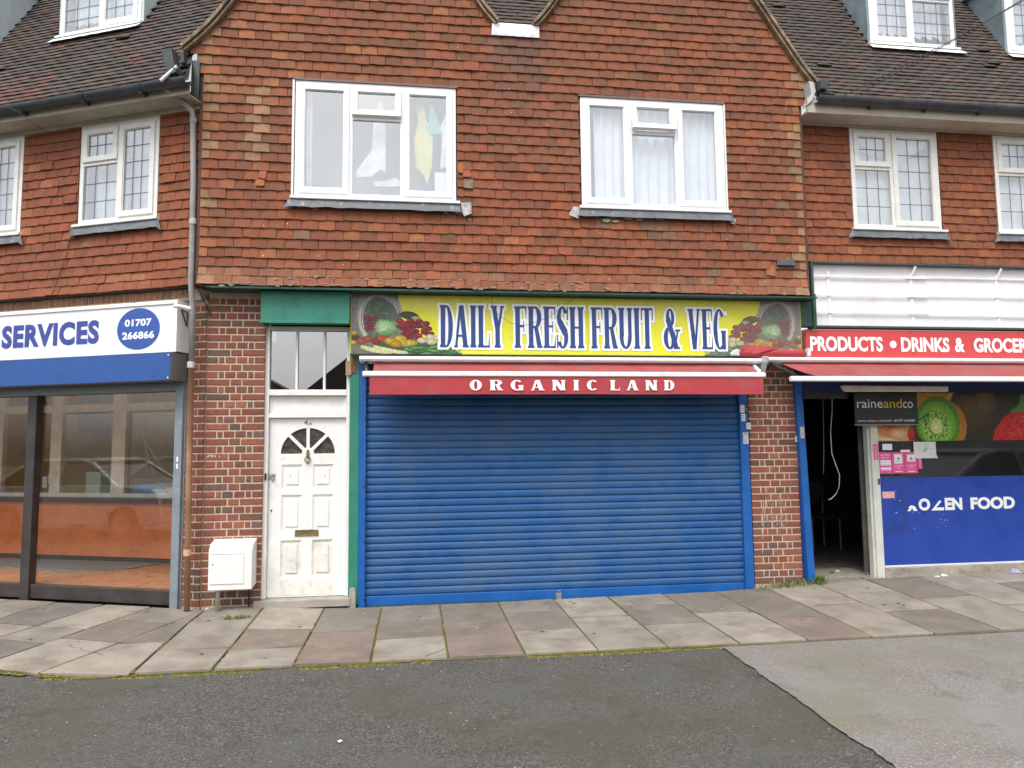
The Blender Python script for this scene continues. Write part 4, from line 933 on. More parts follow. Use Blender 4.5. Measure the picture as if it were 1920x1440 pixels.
# clothes and curtains in the two windows
curtain(-.64, -.56, 4.24, 5.36, YT+.10, 'narrow cream curtain at the left side of the left tile-hung window', 'curtains in upstairs windows', .008, 2, mat('cream_cloth', (.74, .72, .60), .9), seed=2)
curtain(2.46, 3.87, 4.22, 5.38, YT+.085, 'long white pleated net curtain filling the open right window above the shutter', 'curtains in upstairs windows', .022, 13, seed=5)
curtain(2.34, 2.47, 4.22, 5.38, YT+.16, 'grey strip of net curtain at the left edge of the right window', 'curtains in upstairs windows', .01, 2, mat('grey_net', (.60, .66, .68), .9), seed=7)
def cloth(pts, c, nm, label, cat, y, seed):
    mb = MB(); cxm = sum(p[0] for p in pts)/len(pts); czm = sum(p[1] for p in pts)/len(pts); vs = [(cxm, y-.02, czm)]+[(p[0], y+.012*nz(i*1.7, seed), p[1]) for i, p in enumerate(pts)]
    mb.add(vs, [(0, i+1, (i+1) % len(pts)+1) for i in range(len(pts))]); mb.add([(v[0], v[1]+.03, v[2]) for v in vs], [(0, i+1, (i+1) % len(pts)+1) for i in range(len(pts))])
    single(nm, mb, mat(nm+'_cloth_%d' % seed, c, .9, .12, 8, .2, 12), label, cat, (cxm, y, czm), 'washing hung in the left window')
YC = YT+.11
cloth([(.53, 5.28), (.60, 5.30), (.64, 5.1), (.70, 4.95), (.69, 4.62), (.64, 4.42), (.60, 4.52), (.52, 4.60), (.50, 4.9), (.54, 5.1)], (.72, .68, .16), 'shirt', 'yellow garment hanging behind the right pane of the left window', 'clothing', YC, 1)
cloth([(.66, 5.30), (.70, 5.28), (.80, 4.98), (.66, 4.96), (.62, 5.05), (.66, 5.1)], (.18, .52, .38), 'towel', 'green garment beside the yellow one behind the left window', 'clothing', YC-.012, 2)
cloth([(.84, 5.20), (.90, 5.18), (.90, 5.0), (.85, 4.62), (.78, 4.60), (.80, 4.9), (.78, 5.06)], (.78, .80, .86), 'shirt', 'white shirt hanging at the far right of the left window', 'clothing', YC, 3)
cloth([(.12, 5.32), (.16, 5.30), (.20, 5.0), (.20, 4.54), (.14, 4.56), (.06, 4.48), (-.10, 4.46), (-.105, 4.53), (.0, 4.57), (.05, 4.68), (.07, 5.1)], (.80, .82, .88), 'shirt', 'long white shirt hanging behind the middle pane of the left window', 'clothing', YC, 4)
single('white_board', MB().box(.72, .88, YC, YC+.02, 4.24, 4.55), M_CURT, 'plain white board leaning in the lower right corner of the left window', 'board', (.8, YC, 4.24))
single('folded_linen', MB().prism([(.07, 4.42), (.19, 4.43), (.30, 4.47), (.42, 4.41), (.40, 4.38), (.10, 4.37)], YC, YC+.05), mat('linen', (.66, .70, .72), .9), 'pale folded linen low in the middle of the left window', 'linen', (.25, YC, 4.37))

# ------------------------------------------------------------------ LEFT BUILDING (its own frame: s along the wall, depth, z)
bl = thing('terrace_building', 'left wing with dark tiled roof and leaded windows above a blue and white shop', 'building', (-2.4, .0, 0), frame='L')
LY = -.10
WL = [(-1.350, -.357, 4.00, 5.075), (-3.12, -2.125, 3.985, 5.075)]
lb_ = MB(); holed_wall(lb_, -5.2, .20, 3.26, 5.30, WL, LY, .12); ltw = part('tile_hanging', lb_, MATS['tile_shadow_backing'], bl)
tile_wall(bl, ltw, -5.2, .14, 3.255, 5.12, LY, [(a-.01, c+.01, d-.09, e+.03) for a, c, d, e in WL], 'L', None, near=(-.9, 3.6), flare=3.42)
for Wd in WL: window(bl, *Wd, LY-.02, [(.5, 'vent', .34, 0.), (.5, 'tall')], lead=1, fm=M_UPVC2, room=.5, room_mat=mat('grey_blue_room', (.42, .46, .50), .9), top_board=.05)
curtain(-1.30, -.40, 4.04, 5.05, LY+.13, 'grey net curtain in the left wing window next to the grey downpipe', 'curtains in upstairs windows', .012, 11, mat('grey_net2', (.62, .65, .72), .9), 'L', 3)
curtain(-3.07, -2.17, 4.04, 5.05, LY+.13, 'grey net curtain in the left wing window cut by the photo edge', 'curtains in upstairs windows', .012, 11, MATS['grey_net2'], 'L', 4)
so = MB(); so.box(-5.2, .16, -.36, .1, 5.135, 5.15); so.box(-5.2, .20, -.375, -.355, 5.12, 5.24); so.box(-5.2, .15, LY-.03, LY+.01, 5.085, 5.134); part('soffit', so, M_SOFF, bl, bevel=.003)
def gutter(bld, x0, x1, y, z, r=.06, brs=(), nm='gutter'):
    mb = MB(); n_ = 10
    for (xa, xb, rr) in [(x0, x1, r)]+[(b-.03, b+.03, r+.006) for b in brs]:
        vs = []
        for x in (xa, xb):
            for i in range(n_+1): a = math.pi+math.pi*i/n_; vs.append((x, y+rr*math.cos(a), z+rr*math.sin(a)*1.1))
            for i in range(n_, -1, -1): a = math.pi+math.pi*i/n_; vs.append((x, y+(rr-.006)*math.cos(a), z+(rr-.006)*math.sin(a)*1.1))
        k = 2*(n_+1); mb.add(vs, [(i, (i+1) % k, k+(i+1) % k, k+i) for i in range(k)]+[tuple(range(k)), tuple(range(k, 2*k))])
    for b in brs: mb.box(b-.012, b+.012, y-.02, y+.07, z-.085, z-.058)
    return part(nm, mb, M_GUT, bld, smooth=False)
gutter(bl, -5.2, .24, -.44, 5.235, .062, (-4.2, -3.4, -2.6, -1.8, -1.0, -.3))
he = MB(); he.prism([(-.02, 5.52), (.10, 5.53), (.13, 5.38), (.16, 5.27), (.06, 5.25), (.04, 5.36)], -.52, -.42); he.prism([(.15, 5.52), (.19, 5.51), (.20, 5.40), (.16, 5.38)], -.46, -.40); part('gutter_end', he, M_GUT, bl, bevel=.006)
wp = MB(); wp.tube([(.16, -.50, 5.34), (.0, -.53, 5.20)], .016, 8); part('overflow_pipe', wp, M_WHITE, bl)
OL = (-.42, 5.24)
rb = MB(); s1 = 3.4
def LP_(x, s_, h=-.01): return (x, OL[0]+s_*math.cos(PR)-h*math.sin(PR), OL[1]+s_*math.sin(PR)+h*math.cos(PR))
rb.add([LP_(-5.6, 0), LP_(.22, 0), LP_(.04, .56), LP_(.45, 1.0), LP_(2.0, s1), LP_(-5.6, s1)], [(0, 1, 2, 3, 4, 5)]); lroof = part('roof', rb, MATS['roof_underlay'], bl)
def clipL(x, y, z):
    # keep to the left of the gable's verge and outside the dormers
    wx, wy, _ = LW(x, y, z)
    if z < 8.3 and wx > verge_l(max(z, 5.69))-.0 + (.20 if wy > -.05 else 0) + max(0, (wy+.1))*.9: return False
    if wx > -1.60 and z < 5.7: return False
    for (a, c, yf) in ((-2.12, -.96, .25), (-4.29, -3.11, .25)):
        if a < x < c and y > yf-.03: return False
    return True
roof_tiles(bl, lroof, -5.5, 2.0, 3.3, OL, PR, 'L', clipL, seed=5)
def dormer(bld, x0, x1, y, z0, h, bays, cheek_m, frame='W', slope=PR, ltop=.1, lab=None):
    """roof dormer: cheeks, front frame window, lead roof and apron"""
    mb = MB(); dy = (h+.02)/math.tan(slope)
    for xa, xb in ((x0-.03, x0-.002), (x1+.002, x1+.03)):
        mb = MB(); mb.prism([(y+.01, z0-.03), (y+.01, z0+h), (y+dy+.15, z0+h)], xa, xb, axis='x'); part('dormer_cheek', mb, cheek_m, bld)
    mb = MB(); mb.box(x0-.10, x1+.10, y-.10, y+dy+.4, z0+h+.001, z0+h+.09); part('dormer_roof', mb, M_LEADG, bld, bevel=.01)
    mb = MB(); k = 14; a_ = [(x0-.06+(x1-x0+.12)*i/k, y-.055, z0-.045) for i in range(k+1)]; b_ = [(p[0]+.012*nz(i, 3), y-.055-.10*math.cos(slope)-.02, z0-.045-.075-.006*nz(i*1.1, 7)) for i, p in enumerate(a_)]
    mb.add(a_+b_, [(i, k+1+i, k+2+i, i+1) for i in range(k)]); part('dormer_apron', mb, M_LEADW, bld)
    return window(bld, x0, x1, z0, z0+h, y, bays, lead=1, room=.5, room_mat=mat('pale_attic', (.55, .58, .62), .9), flash=False, lead_n=(3, 6))
dormer(bl, -2.10, -.98, .25, 6.42, 1.05, [(.5, 'vent', .35, 0.), (.5, 'tall')], mat('pale_painted_cheek', (.52, .60, .60), .6, .1, 6))
dormer(bl, -4.27, -3.13, .25, 6.42, 1.05, [(.5, 'vent', .35, 0.), (.5, 'tall')], MATS['pale_painted_cheek'])
curtain(-2.04, -1.04, 6.44, 7.43, .39, 'pale net curtain in the left wing dormer', 'curtains in upstairs windows', .012, 9, mat('blue_net', (.66, .72, .76), .9), 'L', 6)
# ground floor of the left shop
db = MB(); db.box(-5.2, .12, -.02, .14, 3.13, 3.25); dband = part('brick_band', db, M_MORTAR, bl); bo = base_of(bl)
x = -.0; 
while x > -4.6:
    o = place_brick(dband, x-.062, x, 3.165, 3.245, -.022, bo); o.color = (*scl((.27, .13, .08), RB.uniform(.8, 1.2)), 1); x -= .075
for k_ in range(20):
    o = place_brick(dband, -.0-k_*.225-.215, -.0-k_*.225, 3.135, 3.158, -.03, bo); o.color = (*scl((.42, .28, .17), RB.uniform(.85, 1.15)), 1)
brick_pier(bl, 'brick_pier', -.055, .150, .075, 3.13, .035, label='narrow brick pier behind the brown downpipe')
sh = MB(); sh.box(-5.2, -.062, -.01, .16, 2.215, 2.298); sh.box(-5.2, -.06, .02, .14, 2.299, 3.13); part('shopfront_head', sh, M_GREYM, bl, bevel=.004)
sb_ = MB(); sb_.box(-5.2, -.155, .035, .12, .075, .215); part('shopfront_base', sb_, M_DARKM, bl, bevel=.004)
for (a, c) in ((-2.05, -1.93), (-3.95, -3.83)):
    q = MB(); q.box(a, c, .01, .10, .05, 2.215); q.box(a-.012, a, .05, .10, .216, 2.215); part('mullion', q, M_DARKM, bl, bevel=.006)
gq = MB(); gq.box(-.155, -.064, -.012, .10, .055, 2.30); gq.box(-.064, -.050, .02, .10, .055, 2.30); part('guide_rail', gq, M_GREYM, bl, bevel=.004)
for z in (1.43, 1.50): part('sticker', MB().box(-.118, -.100, -.0145, -.0125, z, z+.048), M_WHTTXT, bl)
for (a, c) in ((-1.929, -.156), (-3.829, -2.063), (-5.2, -3.963)): part('shop_pane', MB().box(a, c, .068, .078, .216, 2.214), M_GLASSD, bl)
# crack lines in the glass
ck = MB()
for pts in ([(-.62, 1.93), (-.56, 1.62), (-.42, 1.30), (-.36, 1.02), (-.31, .82)], [(-.55, 1.66), (-.50, 1.62), (-.3, 1.36)]): ck.tube([(a, .066, b) for a, b in pts], .0007, 4)
part('glass_crack', ck, mat('crack_glint', (.45, .40, .28), .4), bl)
# interior of the left shop
fl = MB(); fl.box(-5.2, -.03, .13, 4.6, .17, .20); part('shop_floor', fl, mat('brown_boards', (.46, .20, .09), .35, .15, 5), bl)
mt_ = MB(); mt_.prism([(-3.9, 1.0), (-2.3, .75), (-1.7, 1.1), (-1.6, 1.55), (-3.9, 1.55)], .201, .212, axis='z'); part('door_mat', mt_, mat('grey_mat', (.20, .20, .19), .95, .15, 40, .3, 200), bl)
iw = MB(); iw.box(-5.25, -5.2, .13, 4.6, .2, 2.9); iw.box(-.02, .03, .16, 4.6, .2, 2.9); iw.box(-5.2, -.03, 3.2, 3.25, .2, 2.9); part('shop_inner_wall', iw, mat('ochre_wall', (.72, .50, .12), .85, .12, 3, .1, 30), bl)
ic = MB(); ic.box(-5.2, -.03, .16, 4.6, 2.75, 2.80); part('shop_ceiling', ic, mat('shop_ceiling_white', (.88, .86, .80), .9), bl)
cn = thing('counter', 'long orange wood shop counter with a dark ledge seen through the left window', 'counter', (-2.2, 1.6, .2), frame='L')
q = MB(); q.box(-5.1, -.05, 1.6, 2.0, .26, .95); part('front_board', q, mat('orange_veneer', (.72, .23, .085), .35, .10, 4, detail=(.08, 30)), cn)
q = MB(); q.box(-5.1, -.05, 1.62, 2.0, .2, .26); part('skirting', q, M_DARKM, cn)
q = MB(); q.box(-5.15, -.03, 1.52, 2.2, .951, 1.005); part('ledge', q, M_DARKM, cn, bevel=.006)
sc_ = thing('glazed_screen', 'cream framed glazed screen standing on the counter in the left shop', 'screen', (-2.2, 1.75, 1.005), frame='L')
q = MB(); q.box(-5.1, -.05, 1.70, 1.76, 1.006, 1.06); q.box(-5.1, -.05, 1.70, 1.76, 2.14, 2.24); q.box(-5.1, -.05, 1.70, 1.76, 2.68, 2.74)
VB = [(-4.45, -4.37), (-3.545, -3.365), (-2.54, -2.33), (-1.56, -1.36), (-.16, -.06)]
for (x, x_) in VB: q.box(x, x_, 1.695, 1.765, 1.06, 2.74)
part('frame', q, mat('cream_frame', (.86, .82, .66), .5), sc_, bevel=.004)
for (p_, a), (c, q_) in zip(VB, VB[1:]): part('pane', MB().box(a+.001, c-.001, 1.727, 1.733, 1.061, 2.139), M_GLASSD, sc_)
mo = thing('wall_monitor', 'black television on a bracket behind the screen of the left shop', 'monitor', (-4.05, 2.9, 1.9), frame='L')
part('body', MB().box(-4.32, -3.82, 2.86, 2.98, 1.90, 2.20), M_BLACKP, mo, bevel=.02); part('bracket', MB().box(-4.12, -4.02, 2.98, 3.19, 1.86, 2.0), M_BLACKP, mo)
bd = thing('notice_stand', 'navy leaflet stand on the counter beside the dark mullion', 'leaflet stand', (-3.74, 1.85, 1.01), frame='L')
part('back', MB().box(-3.83, -3.60, 1.85, 1.88, 1.006, 1.33), mat('navy_card', (.03, .06, .16), .5), bd)
for k_ in range(2): part('leaflet', MB().box(-3.81+.10*k_, -3.73+.10*k_, 1.835, 1.845, 1.12+.05*(k_ % 2), 1.27+.04*(k_ % 2)), M_WHTTXT, bd)
oc = thing('office_chair', 'black office chair back showing above the counter in the left shop', 'chair', (-3.3, 2.5, .2), frame='L')
part('backrest', MB().prism([(-3.62, .72), (-3.08, .72), (-3.05, 1.18), (-3.15, 1.36), (-3.5, 1.38), (-3.62, 1.2)], 2.45, 2.53), M_BLACKP, oc, bevel=.02); part('seat', MB().box(-3.62, -3.08, 2.53, 3.0, .62, .70), M_BLACKP, oc, bevel=.02); part('column', MB().tube([(-3.35, 2.75, .2), (-3.35, 2.75, .62)], .03, 8), M_PIPEG, oc)
wd_ = thing('wall_cupboard', 'warm brown panelled cupboard against the back wall of the left shop', 'cupboard', (-1.9, 3.0, .2), frame='L')
for (xa, xb) in ((-2.6, -2.02), (-2.0, -1.42), (-1.40, -.82)): part('cupboard_door', MB().box(xa, xb, 2.92, 3.18, .25, 2.2), mat('brown_laminate', (.50, .26, .10), .4, .12, 3), wd_, bevel=.006)
pl_ = thing('letter_tray', 'pale green paper tray on the counter behind the glazed screen', 'tray', (-3.0, 1.9, 1.006), frame='L')
part('tray', MB().box(-3.14, -2.86, 1.86, 2.1, 1.006, 1.03), M_PIPEG, pl_); part('paper_stack', MB().box(-3.12, -2.88, 1.88, 2.08, 1.031, 1.33), mat('pale_green_paper', (.55, .66, .55), .8, .1, 60), pl_)
single('blue_cushion', MB().tube([(-2.42, 1.9, 1.03), (-2.32, 1.9, 1.08), (-2.12, 1.9, 1.10), (-1.93, 1.9, 1.08), (-1.83, 1.9, 1.03)], [.03, .07, .10, .07, .03], 12), mat('bright_blue_plastic', (.03, .25, .60), .35), 'rounded bright blue object lying on the counter behind the right pane of the left shop', 'container', (-2.1, 1.9, 1.0), frame='L', smooth=True)
# ------------------------------------------------------------------ left shop sign, blue shutter box, pipe
sg = thing('shop_sign', 'white fascia sign reading SERVICES with a blue telephone disc', 'sign', (-2.2, -.16, 2.59), frame='L')
SO = -.16
q = MB(); q.box(-4.8, -.030, SO, .015, 2.592, 3.108); part('sign_box', q, M_SIGNW, sg, bevel=.004)
q = MB(); q.box(-4.8, -.028, SO-.015, SO-.001, 3.074, 3.112); q.box(-4.8, -.028, SO-.015, SO-.001, 2.588, 2.616); q.box(-.052, -.028, SO-.0155, SO-.001, 2.617, 3.073); part('rim', q, M_WHITE, sg, bevel=.003)
q = MB(); text(q, 'SERVICES', -2.245, -.978, 2.716, 2.962, SO-.0045, .045, 1.09); part('lettering', q, mat('blue_print', (.035, .06, .30), .4), sg)
dc = MB(); dc.add([(-.495+.258*math.cos(a), SO-.0045, 2.842+.212*math.sin(a)) for a in [i*6.283/48 for i in range(48)]], [tuple(range(48))]); part('telephone_disc', dc, mat('blue_disc', (.025, .085, .34), .4), sg)
q = MB(); text(q, '01707', -.66, -.335, 2.868, 2.943, SO-.0055, .04, 1.05); text(q, '266866', -.685, -.300, 2.738, 2.815, SO-.0055, .04, 1.05); part('telephone_number', q, M_WHTTXT, sg)
bxs = thing('shutter_box', 'long blue box of the raised shutter under the SERVICES sign', 'shutter box', (-2.2, -.23, 2.29), frame='L')
part('face', MB().box(-4.8, -.040, -.237, -.231, 2.302, 2.576), M_SIGNB, bxs); part('housing', MB().box(-4.8, -.036, -.230, -.012, 2.300, 2.578), M_SIGNG, bxs, bevel=.005)
for z in (2.325, 2.55): part('rivet', MB().tube([(-.06, -.238, z), (-.06, -.242, z)], .008, 8), M_WHITE, bxs)
br = MB(); br.tube([(-.022, -.12, 3.02), (-.018, -.04, 2.86)], .006, 6); br.tube([(-.022, -.12, 3.02), (-.018, -.03, 3.0)], .006, 6); br.tube([(-.018, -.03, 3.0), (-.018, -.04, 2.86)], .006, 6); part('bracket', br, M_BLACKP, sg)
dp_ = thing('downpipe', 'downpipe at the left corner, grey above and brown below the joint', 'downpipe', (-1.70, -.09, .05))
pts = [(-2.0, -.36, 5.30), (-1.985, -.35, 5.22), (-1.90, -.33, 5.17), (-1.80, -.24, 5.10), (-1.735, -.20, 5.04), (-1.725, -.19, 4.97), (-1.705, -.19, 4.3), (-1.70, -.19, 3.3), (-1.70, -.16, 3.17), (-1.695, -.13, 3.05), (-1.695, -.12, 2.45)]
part('upper_pipe', MB().tube(pts, .029, 12), M_PIPEG, dp_, smooth=True)
part('lower_pipe', MB().tube([(-1.695, -.12, 2.45), (-1.69, -.12, 1.5), (-1.675, -.12, .07)], .030, 12), M_PIPEB, dp_, smooth=True)
for z, r in ((2.46, .036), (4.95, .035), (3.9, .035), (.62, .037), (3.0, .035)):
    q = MB(); q.tube([(-1.725 if z > 4.9 else -1.70 if z > 2.3 else -1.685, -.19 if z > 3.2 else -.12, z-.03), (-1.725 if z > 4.9 else -1.70 if z > 2.3 else -1.685, -.19 if z > 3.2 else -.12, z+.03)], r, 12); part('pipe_collar', q, M_PIPEG if z > .7 else M_PIPEB, dp_, smooth=True)
part('stub_pipe', MB().tube([(-1.70, -.12, 3.02), (-1.80, -.22, 3.03), (-1.84, -.24, 3.03)], .022, 10), M_WHITE, dp_, smooth=True)

# ------------------------------------------------------------------ meter box
mb_ = thing('meter_box', 'white meter box on the brick pier with a conduit to the ground', 'meter box', (-1.24, -.12, .05))
bx0, bx1, bz0, bz1, by = -1.462, -1.055, .262, .700, -.215
q = MB(); q.prism([(0., bz0+.02), (by, bz0), (by, bz1-.06), (by+.06, bz1), (0., bz1+.03)], bx0, bx1, axis='x'); part('housing', q, mat('white_grp', (.80, .79, .76), .4, .04, 6), mb_, bevel=.008)
q = MB(); q.box(bx0+.018, bx1-.075, by-.008, by+.001, bz0+.06, bz1-.085); part('lid', q, MATS['white_grp'], mb_, bevel=.004)
q = MB(); q.tube([(bx0+.045, by-.007, bz0+.25), (bx0+.045, by-.013, bz0+.25)], .006, 8); part('lock', q, M_BLACKP, mb_)
q = MB(); q.box(bx0+.02, bx1-.08, by-.010, by-.0085, bz1-.092, bz1-.088); part('lid_seam', q, M_PIPEG, mb_)
part('conduit', MB().tube([(-1.375, -.17, bz0+.02), (-1.385, -.17, .04)], .019, 10), mat('grey_conduit', (.55, .54, .50), .5), mb_, smooth=True)
part('cable', MB().tube([(-1.12, -.03, bz0+.02), (-1.115, -.03, .06)], .009, 8), M_BLACKP, mb_)

# ------------------------------------------------------------------ fruit and veg sign
fs_ = thing('fascia_sign', 'yellow fascia sign reading DAILY FRESH FRUIT & VEG with vegetable pictures', 'sign', (2.33, -.1, 2.577))
SX0, SX1, SZ0, SZ1, SY = -.148, 4.818, 2.580, 3.208, -.100
part('sign_board', MB().box(SX0, SX1, SY, .02, SZ0, SZ1), M_YEL, fs_, bevel=.003)
q = MB(); q.box(SX0-.004, SX1+.004, SY-.012, SY-.0005, SZ0-.012, SZ0+.004); part('dark_trim', q, M_BLACKP, fs_)
for x_ in (1.02, 2.36, 3.31): part('panel_seam', MB().box(x_, x_+.003, SY-.0016, SY-.0004, SZ0+.01, SZ1-.005), mat('dull_yellow_seam', (.42, .38, .05), .5), fs_)
words_ = [('DAILY', .770, 1.450), ('FRESH', 1.560, 2.315), ('FRUIT', 2.395, 3.085), ('&', 3.205, 3.375), ('VEG', 3.485, 3.915)]
qb, qw = MB(), MB()
for wd, a, c in words_:
    g_ = dict(stem_=.335, ser=.075, st=.042, gap=.11)
    slab_text(qw, wd, a, c, 2.660, 3.105, SY-.0040, grow=.024, **g_); slab_text(qb, wd, a, c, 2.660, 3.105, SY-.0090, grow=.001, **g_)
part('letter_outline', qw, M_WHTTXT, fs_); part('lettering', qb, M_BLUETXT, fs_)
def veg(mirror=False):
    pr = Print(SY-.0008); clip = (SX0+.006, .95, SZ0+.006, SZ1-.004)
    X = lambda x: x
    pr.pol([(SX0+.006, SZ0+.006), (.42, SZ0+.006), (.50, 2.70), (.30, 2.86), (.27, 3.0), (.26, SZ1-.004), (SX0+.006, SZ1-.004)], (.20, .18, .15)); pr.pol([(.1, SZ0+.006), (.70, SZ0+.006), (.60, 2.66), (.45, 2.74), (.1, 2.74)], (.06, .10, .04))
    pr.ell(.10, 3.0, .19, .30, (.42, .42, .38), (.26, .25, .22), clip=clip); pr.ell(.12, 2.98, .165, .26, (.07, .075, .06), (.14, .14, .13), clip=clip)
    for r_ in (0, .016, .034): pr.arc(.12, 2.955, .185-r_, .255-r_*.6, .007, 15, 235, (.70, .68, .60))
    rnd = random.Random(3)
    for _ in range(130):
        x = rnd.gauss(.12, .07); z = rnd.gauss(3.0, .06); a = rnd.uniform(0, 6.28); l = rnd.uniform(.02, .05)
        if .0 < x < .25: pr.line((x, z), (x+math.cos(a)*l, min(SZ1-.01, z+abs(math.sin(a))*l)), .006, scl(rnd.choice([(.06, .16, .04), (.03, .09, .03), (.12, .24, .10)]), rnd.uniform(.7, 1.3)))
    for _ in range(44):
        x = rnd.uniform(.0, .13); z = rnd.uniform(2.83, 2.98); pr.ell(x, z, .016, .018, (.30, .03, .06), (.08, .008, .02), n=10)
    pr.ell(.185, 2.865, .085, .085, (.42, .62, .33), (.10, .26, .08), wob=.06)
    for i in range(12): a = R(200-i*17); pr.line((.165, 2.83), (.165+.085*math.cos(a), 2.84+.095*math.sin(a)), .0035, (.55, .72, .45))
    pr.ell(.335, 2.99, .062, .042, (.06, .07, .05), (.015, .02, .015), rot=-.4); pr.ell(.375, 2.965, .03, .02, (.5, .52, .35), (.25, .26, .12))
    for _ in range(34):
        x = rnd.uniform(.27, .47); z = rnd.uniform(2.76, 2.94); pr.ell(x, z, .026, .026, rnd.choice([(.55, .03, .04), (.40, .015, .03), (.30, .01, .03)]), (.10, .005, .015), n=12)
    for (x, z, c) in ((-.10, 2.76, (.16, .05, .04)), (-.04, 2.715, (.55, .12, .04)), (.03, 2.74, (.50, .10, .05)), (.11, 2.72, (.35, .04, .03)), (.16, 2.745, (.60, .10, .03)), (.215, 2.72, (.85, .48, .04)), (.275, 2.745, (.85, .55, .05)), (.30, 2.70, (.85, .60, .06)), (.345, 2.70, (.85, .58, .05)), (.25, 2.69, (.7, .4, .03))):
        pr.ell(x, z, .042, .038, c, scl(c, .35), wob=.05); pr.ell(x, z+.012, .012, .012, scl(c, .35), scl(c, .8), n=10)
    for (x, z) in ((.415, 2.73), (.47, 2.765), (.475, 2.715), (.52, 2.75)): pr.ell(x, z, .033, .031, (.80, .76, .52), (.42, .38, .2))
    for i in range(60):
        x = rnd.uniform(.28, .72); z = rnd.uniform(SZ0+.01, 2.665); a = rnd.uniform(-.6, .5); l = rnd.uniform(.04, .09); pr.line((x, z), (x+l*math.cos(a), min(2.68, max(SZ0+.008, z+l*math.sin(a)))), .008, scl(rnd.choice([(.05, .25, .05), (.10, .38, .10), (.02, .12, .03), (.2, .45, .18)]), rnd.uniform(.7, 1.2)))
    for (xa, za, xb, zb) in ((-.02, 2.655, .20, 2.60), (.11, 2.655, .30, 2.598)):
        n_ = 9
        for i in range(n_): t = i/(n_-1); r_ = .024*(1-.4*abs(t-.4)); pr.ell(xa+(xb-xa)*t, za+(zb-za)*t-.006*math.sin(3.14*t), r_*1.4, r_, (.75, .72, .40), (.55, .55, .25), n=12)
    for (x, z, c) in ((.76, 2.615, (.45, .04, .06)), (.80, 2.61, (.38, .03, .06)), (-.12, 2.70, (.7, .6, .03)), (-.11, 2.80, (.65, .5, .05))): pr.ell(x, z, .035, .026, c, scl(c, .3))
    pr.v = [(v[0]+.62*max(0., v[0]-.14), v[1], v[2]) for v in pr.v]
    pr.v = [(min(max(v[0], SX0+.004), 1), v[1], min(max(v[2], SZ0+.006), SZ1-.004)) for v in pr.v]
    pr.c = [tuple(scl(k, .72) for k in c) if isinstance(c[0], (tuple, list)) else scl(c, .72) for c in pr.c]
    if mirror: pr.v = [(SX1-(v[0]-SX0), v[1], v[2]-.004*0) for v in pr.v]; pr.c = [tuple(mixc(k, (.36, .34, .30), .22) for k in c) if isinstance(c[0], (tuple, list)) else mixc(c, (.36, .34, .30), .22) for c in pr.c]
    return part('vegetable_picture', pr, M_PRINT, fs_)
veg(); veg(True)

# ------------------------------------------------------------------ roller shutter
rs_ = thing('roller_shutter', 'closed bright blue roller shutter of ribbed slats between two rails', 'roller shutter', (2.05, 0, 0))
prof_ = [(.006, 0), (-.002, .005), (-.007, .018), (-.0085, .034), (-.0085, .050), (-.006, .062), (.001, .069), (.007, .0745)]
slm = MB(); L0, L1 = .008, 4.092; seg = 10
for j, (y, z) in enumerate(prof_):
    for i in range(seg+1): slm.v.append((L0+(L1-L0)*i/seg, y, z))
for j in range(len(prof_)-1):
    for i in range(seg): slm.f.append((j*(seg+1)+i, j*(seg+1)+i+1, (j+1)*(seg+1)+i+1, (j+1)*(seg+1)+i)); slm.c.append(None)
bo = base_of(rs_); slme = slm.mesh('slat', M_BLUE, (bo[0], 0, 0), True)
for k_ in range(31):
    o = bpy.data.objects.new('slat', slme); COL.objects.link(o); o.parent = rs_; o.location = (0, .045-bo[1]+random.uniform(-.001, .001), .105+k_*.0750-bo[2]); o.rotation_euler = (random.uniform(-.03, .03), random.uniform(-.0006, .0006), 0)
part('bottom_rail', MB().box(.004, 4.096, .025, .07, .004, .106), M_BLUERAIL, rs_, bevel=.006)
for (a, c) in ((-.062, .010), (4.090, 4.190)):
    q = MB(); q.box(a, c, -.010, .10, .0, 2.56); 
    part('guide_rail', q, M_BLUERAIL, rs_, bevel=.004)
q = MB(); q.box(-.1, 4.3, .02, .10, 2.42, 2.575); part('housing', q, mat('dark_blue_box', (.012, .03, .12), .5), rs_)
for z in (.08, .66, 1.22, 1.93): q = MB(); q.tube([(.012, -.016, z), (.012, -.009, z)], .014, 8); q.tube([(.012, -.020, z), (.012, -.012, z)], .006, 6); part('bolt', q, M_BLACKP, rs_)
for (a, c, d, e, m_) in ((4.100, 4.150, 1.965, 2.05, 0), (4.110, 4.155, 1.87, 1.95, 0), (4.158, 4.194, 1.96, 2.06, 1), (4.165, 4.215, 1.78, 1.85, 0), (4.12, 4.18, 1.715, 1.745, 0), (4.122, 4.148, 1.665, 1.71, 0), (4.153, 4.182, 1.665, 1.71, 0), (4.122, 4.182, 1.62, 1.66, 0)):
    st2 = part('sticker', MB().box(a, c, -.014, -.0115, d, e), M_WHTTXT if not m_ else M_BLACKP, rs_)
    q = MB(); 
    for r_ in range(3): zz = d+(e-d)*(.25+.25*r_); q.box(a+.006, c-.006-.004*r_, -.0155, -.0145, zz, zz+.004)
    part('print_line', q, M_BLACKP if not m_ else M_WHTTXT, st2)
q = MB(); q.box(1.985, 2.045, .0, .03, .01, .075); q.tube([(2.0, -.01, .06), (2.0, -.01, .10), (2.03, -.01, .10), (2.03, -.01, .06)], .006, 6); q.box(1.995, 2.04, -.025, .0, .015, .06); part('padlock', q, mat('galvanised', (.38, .38, .37), .4, .2, 30, metal=.7), rs_, bevel=.004)

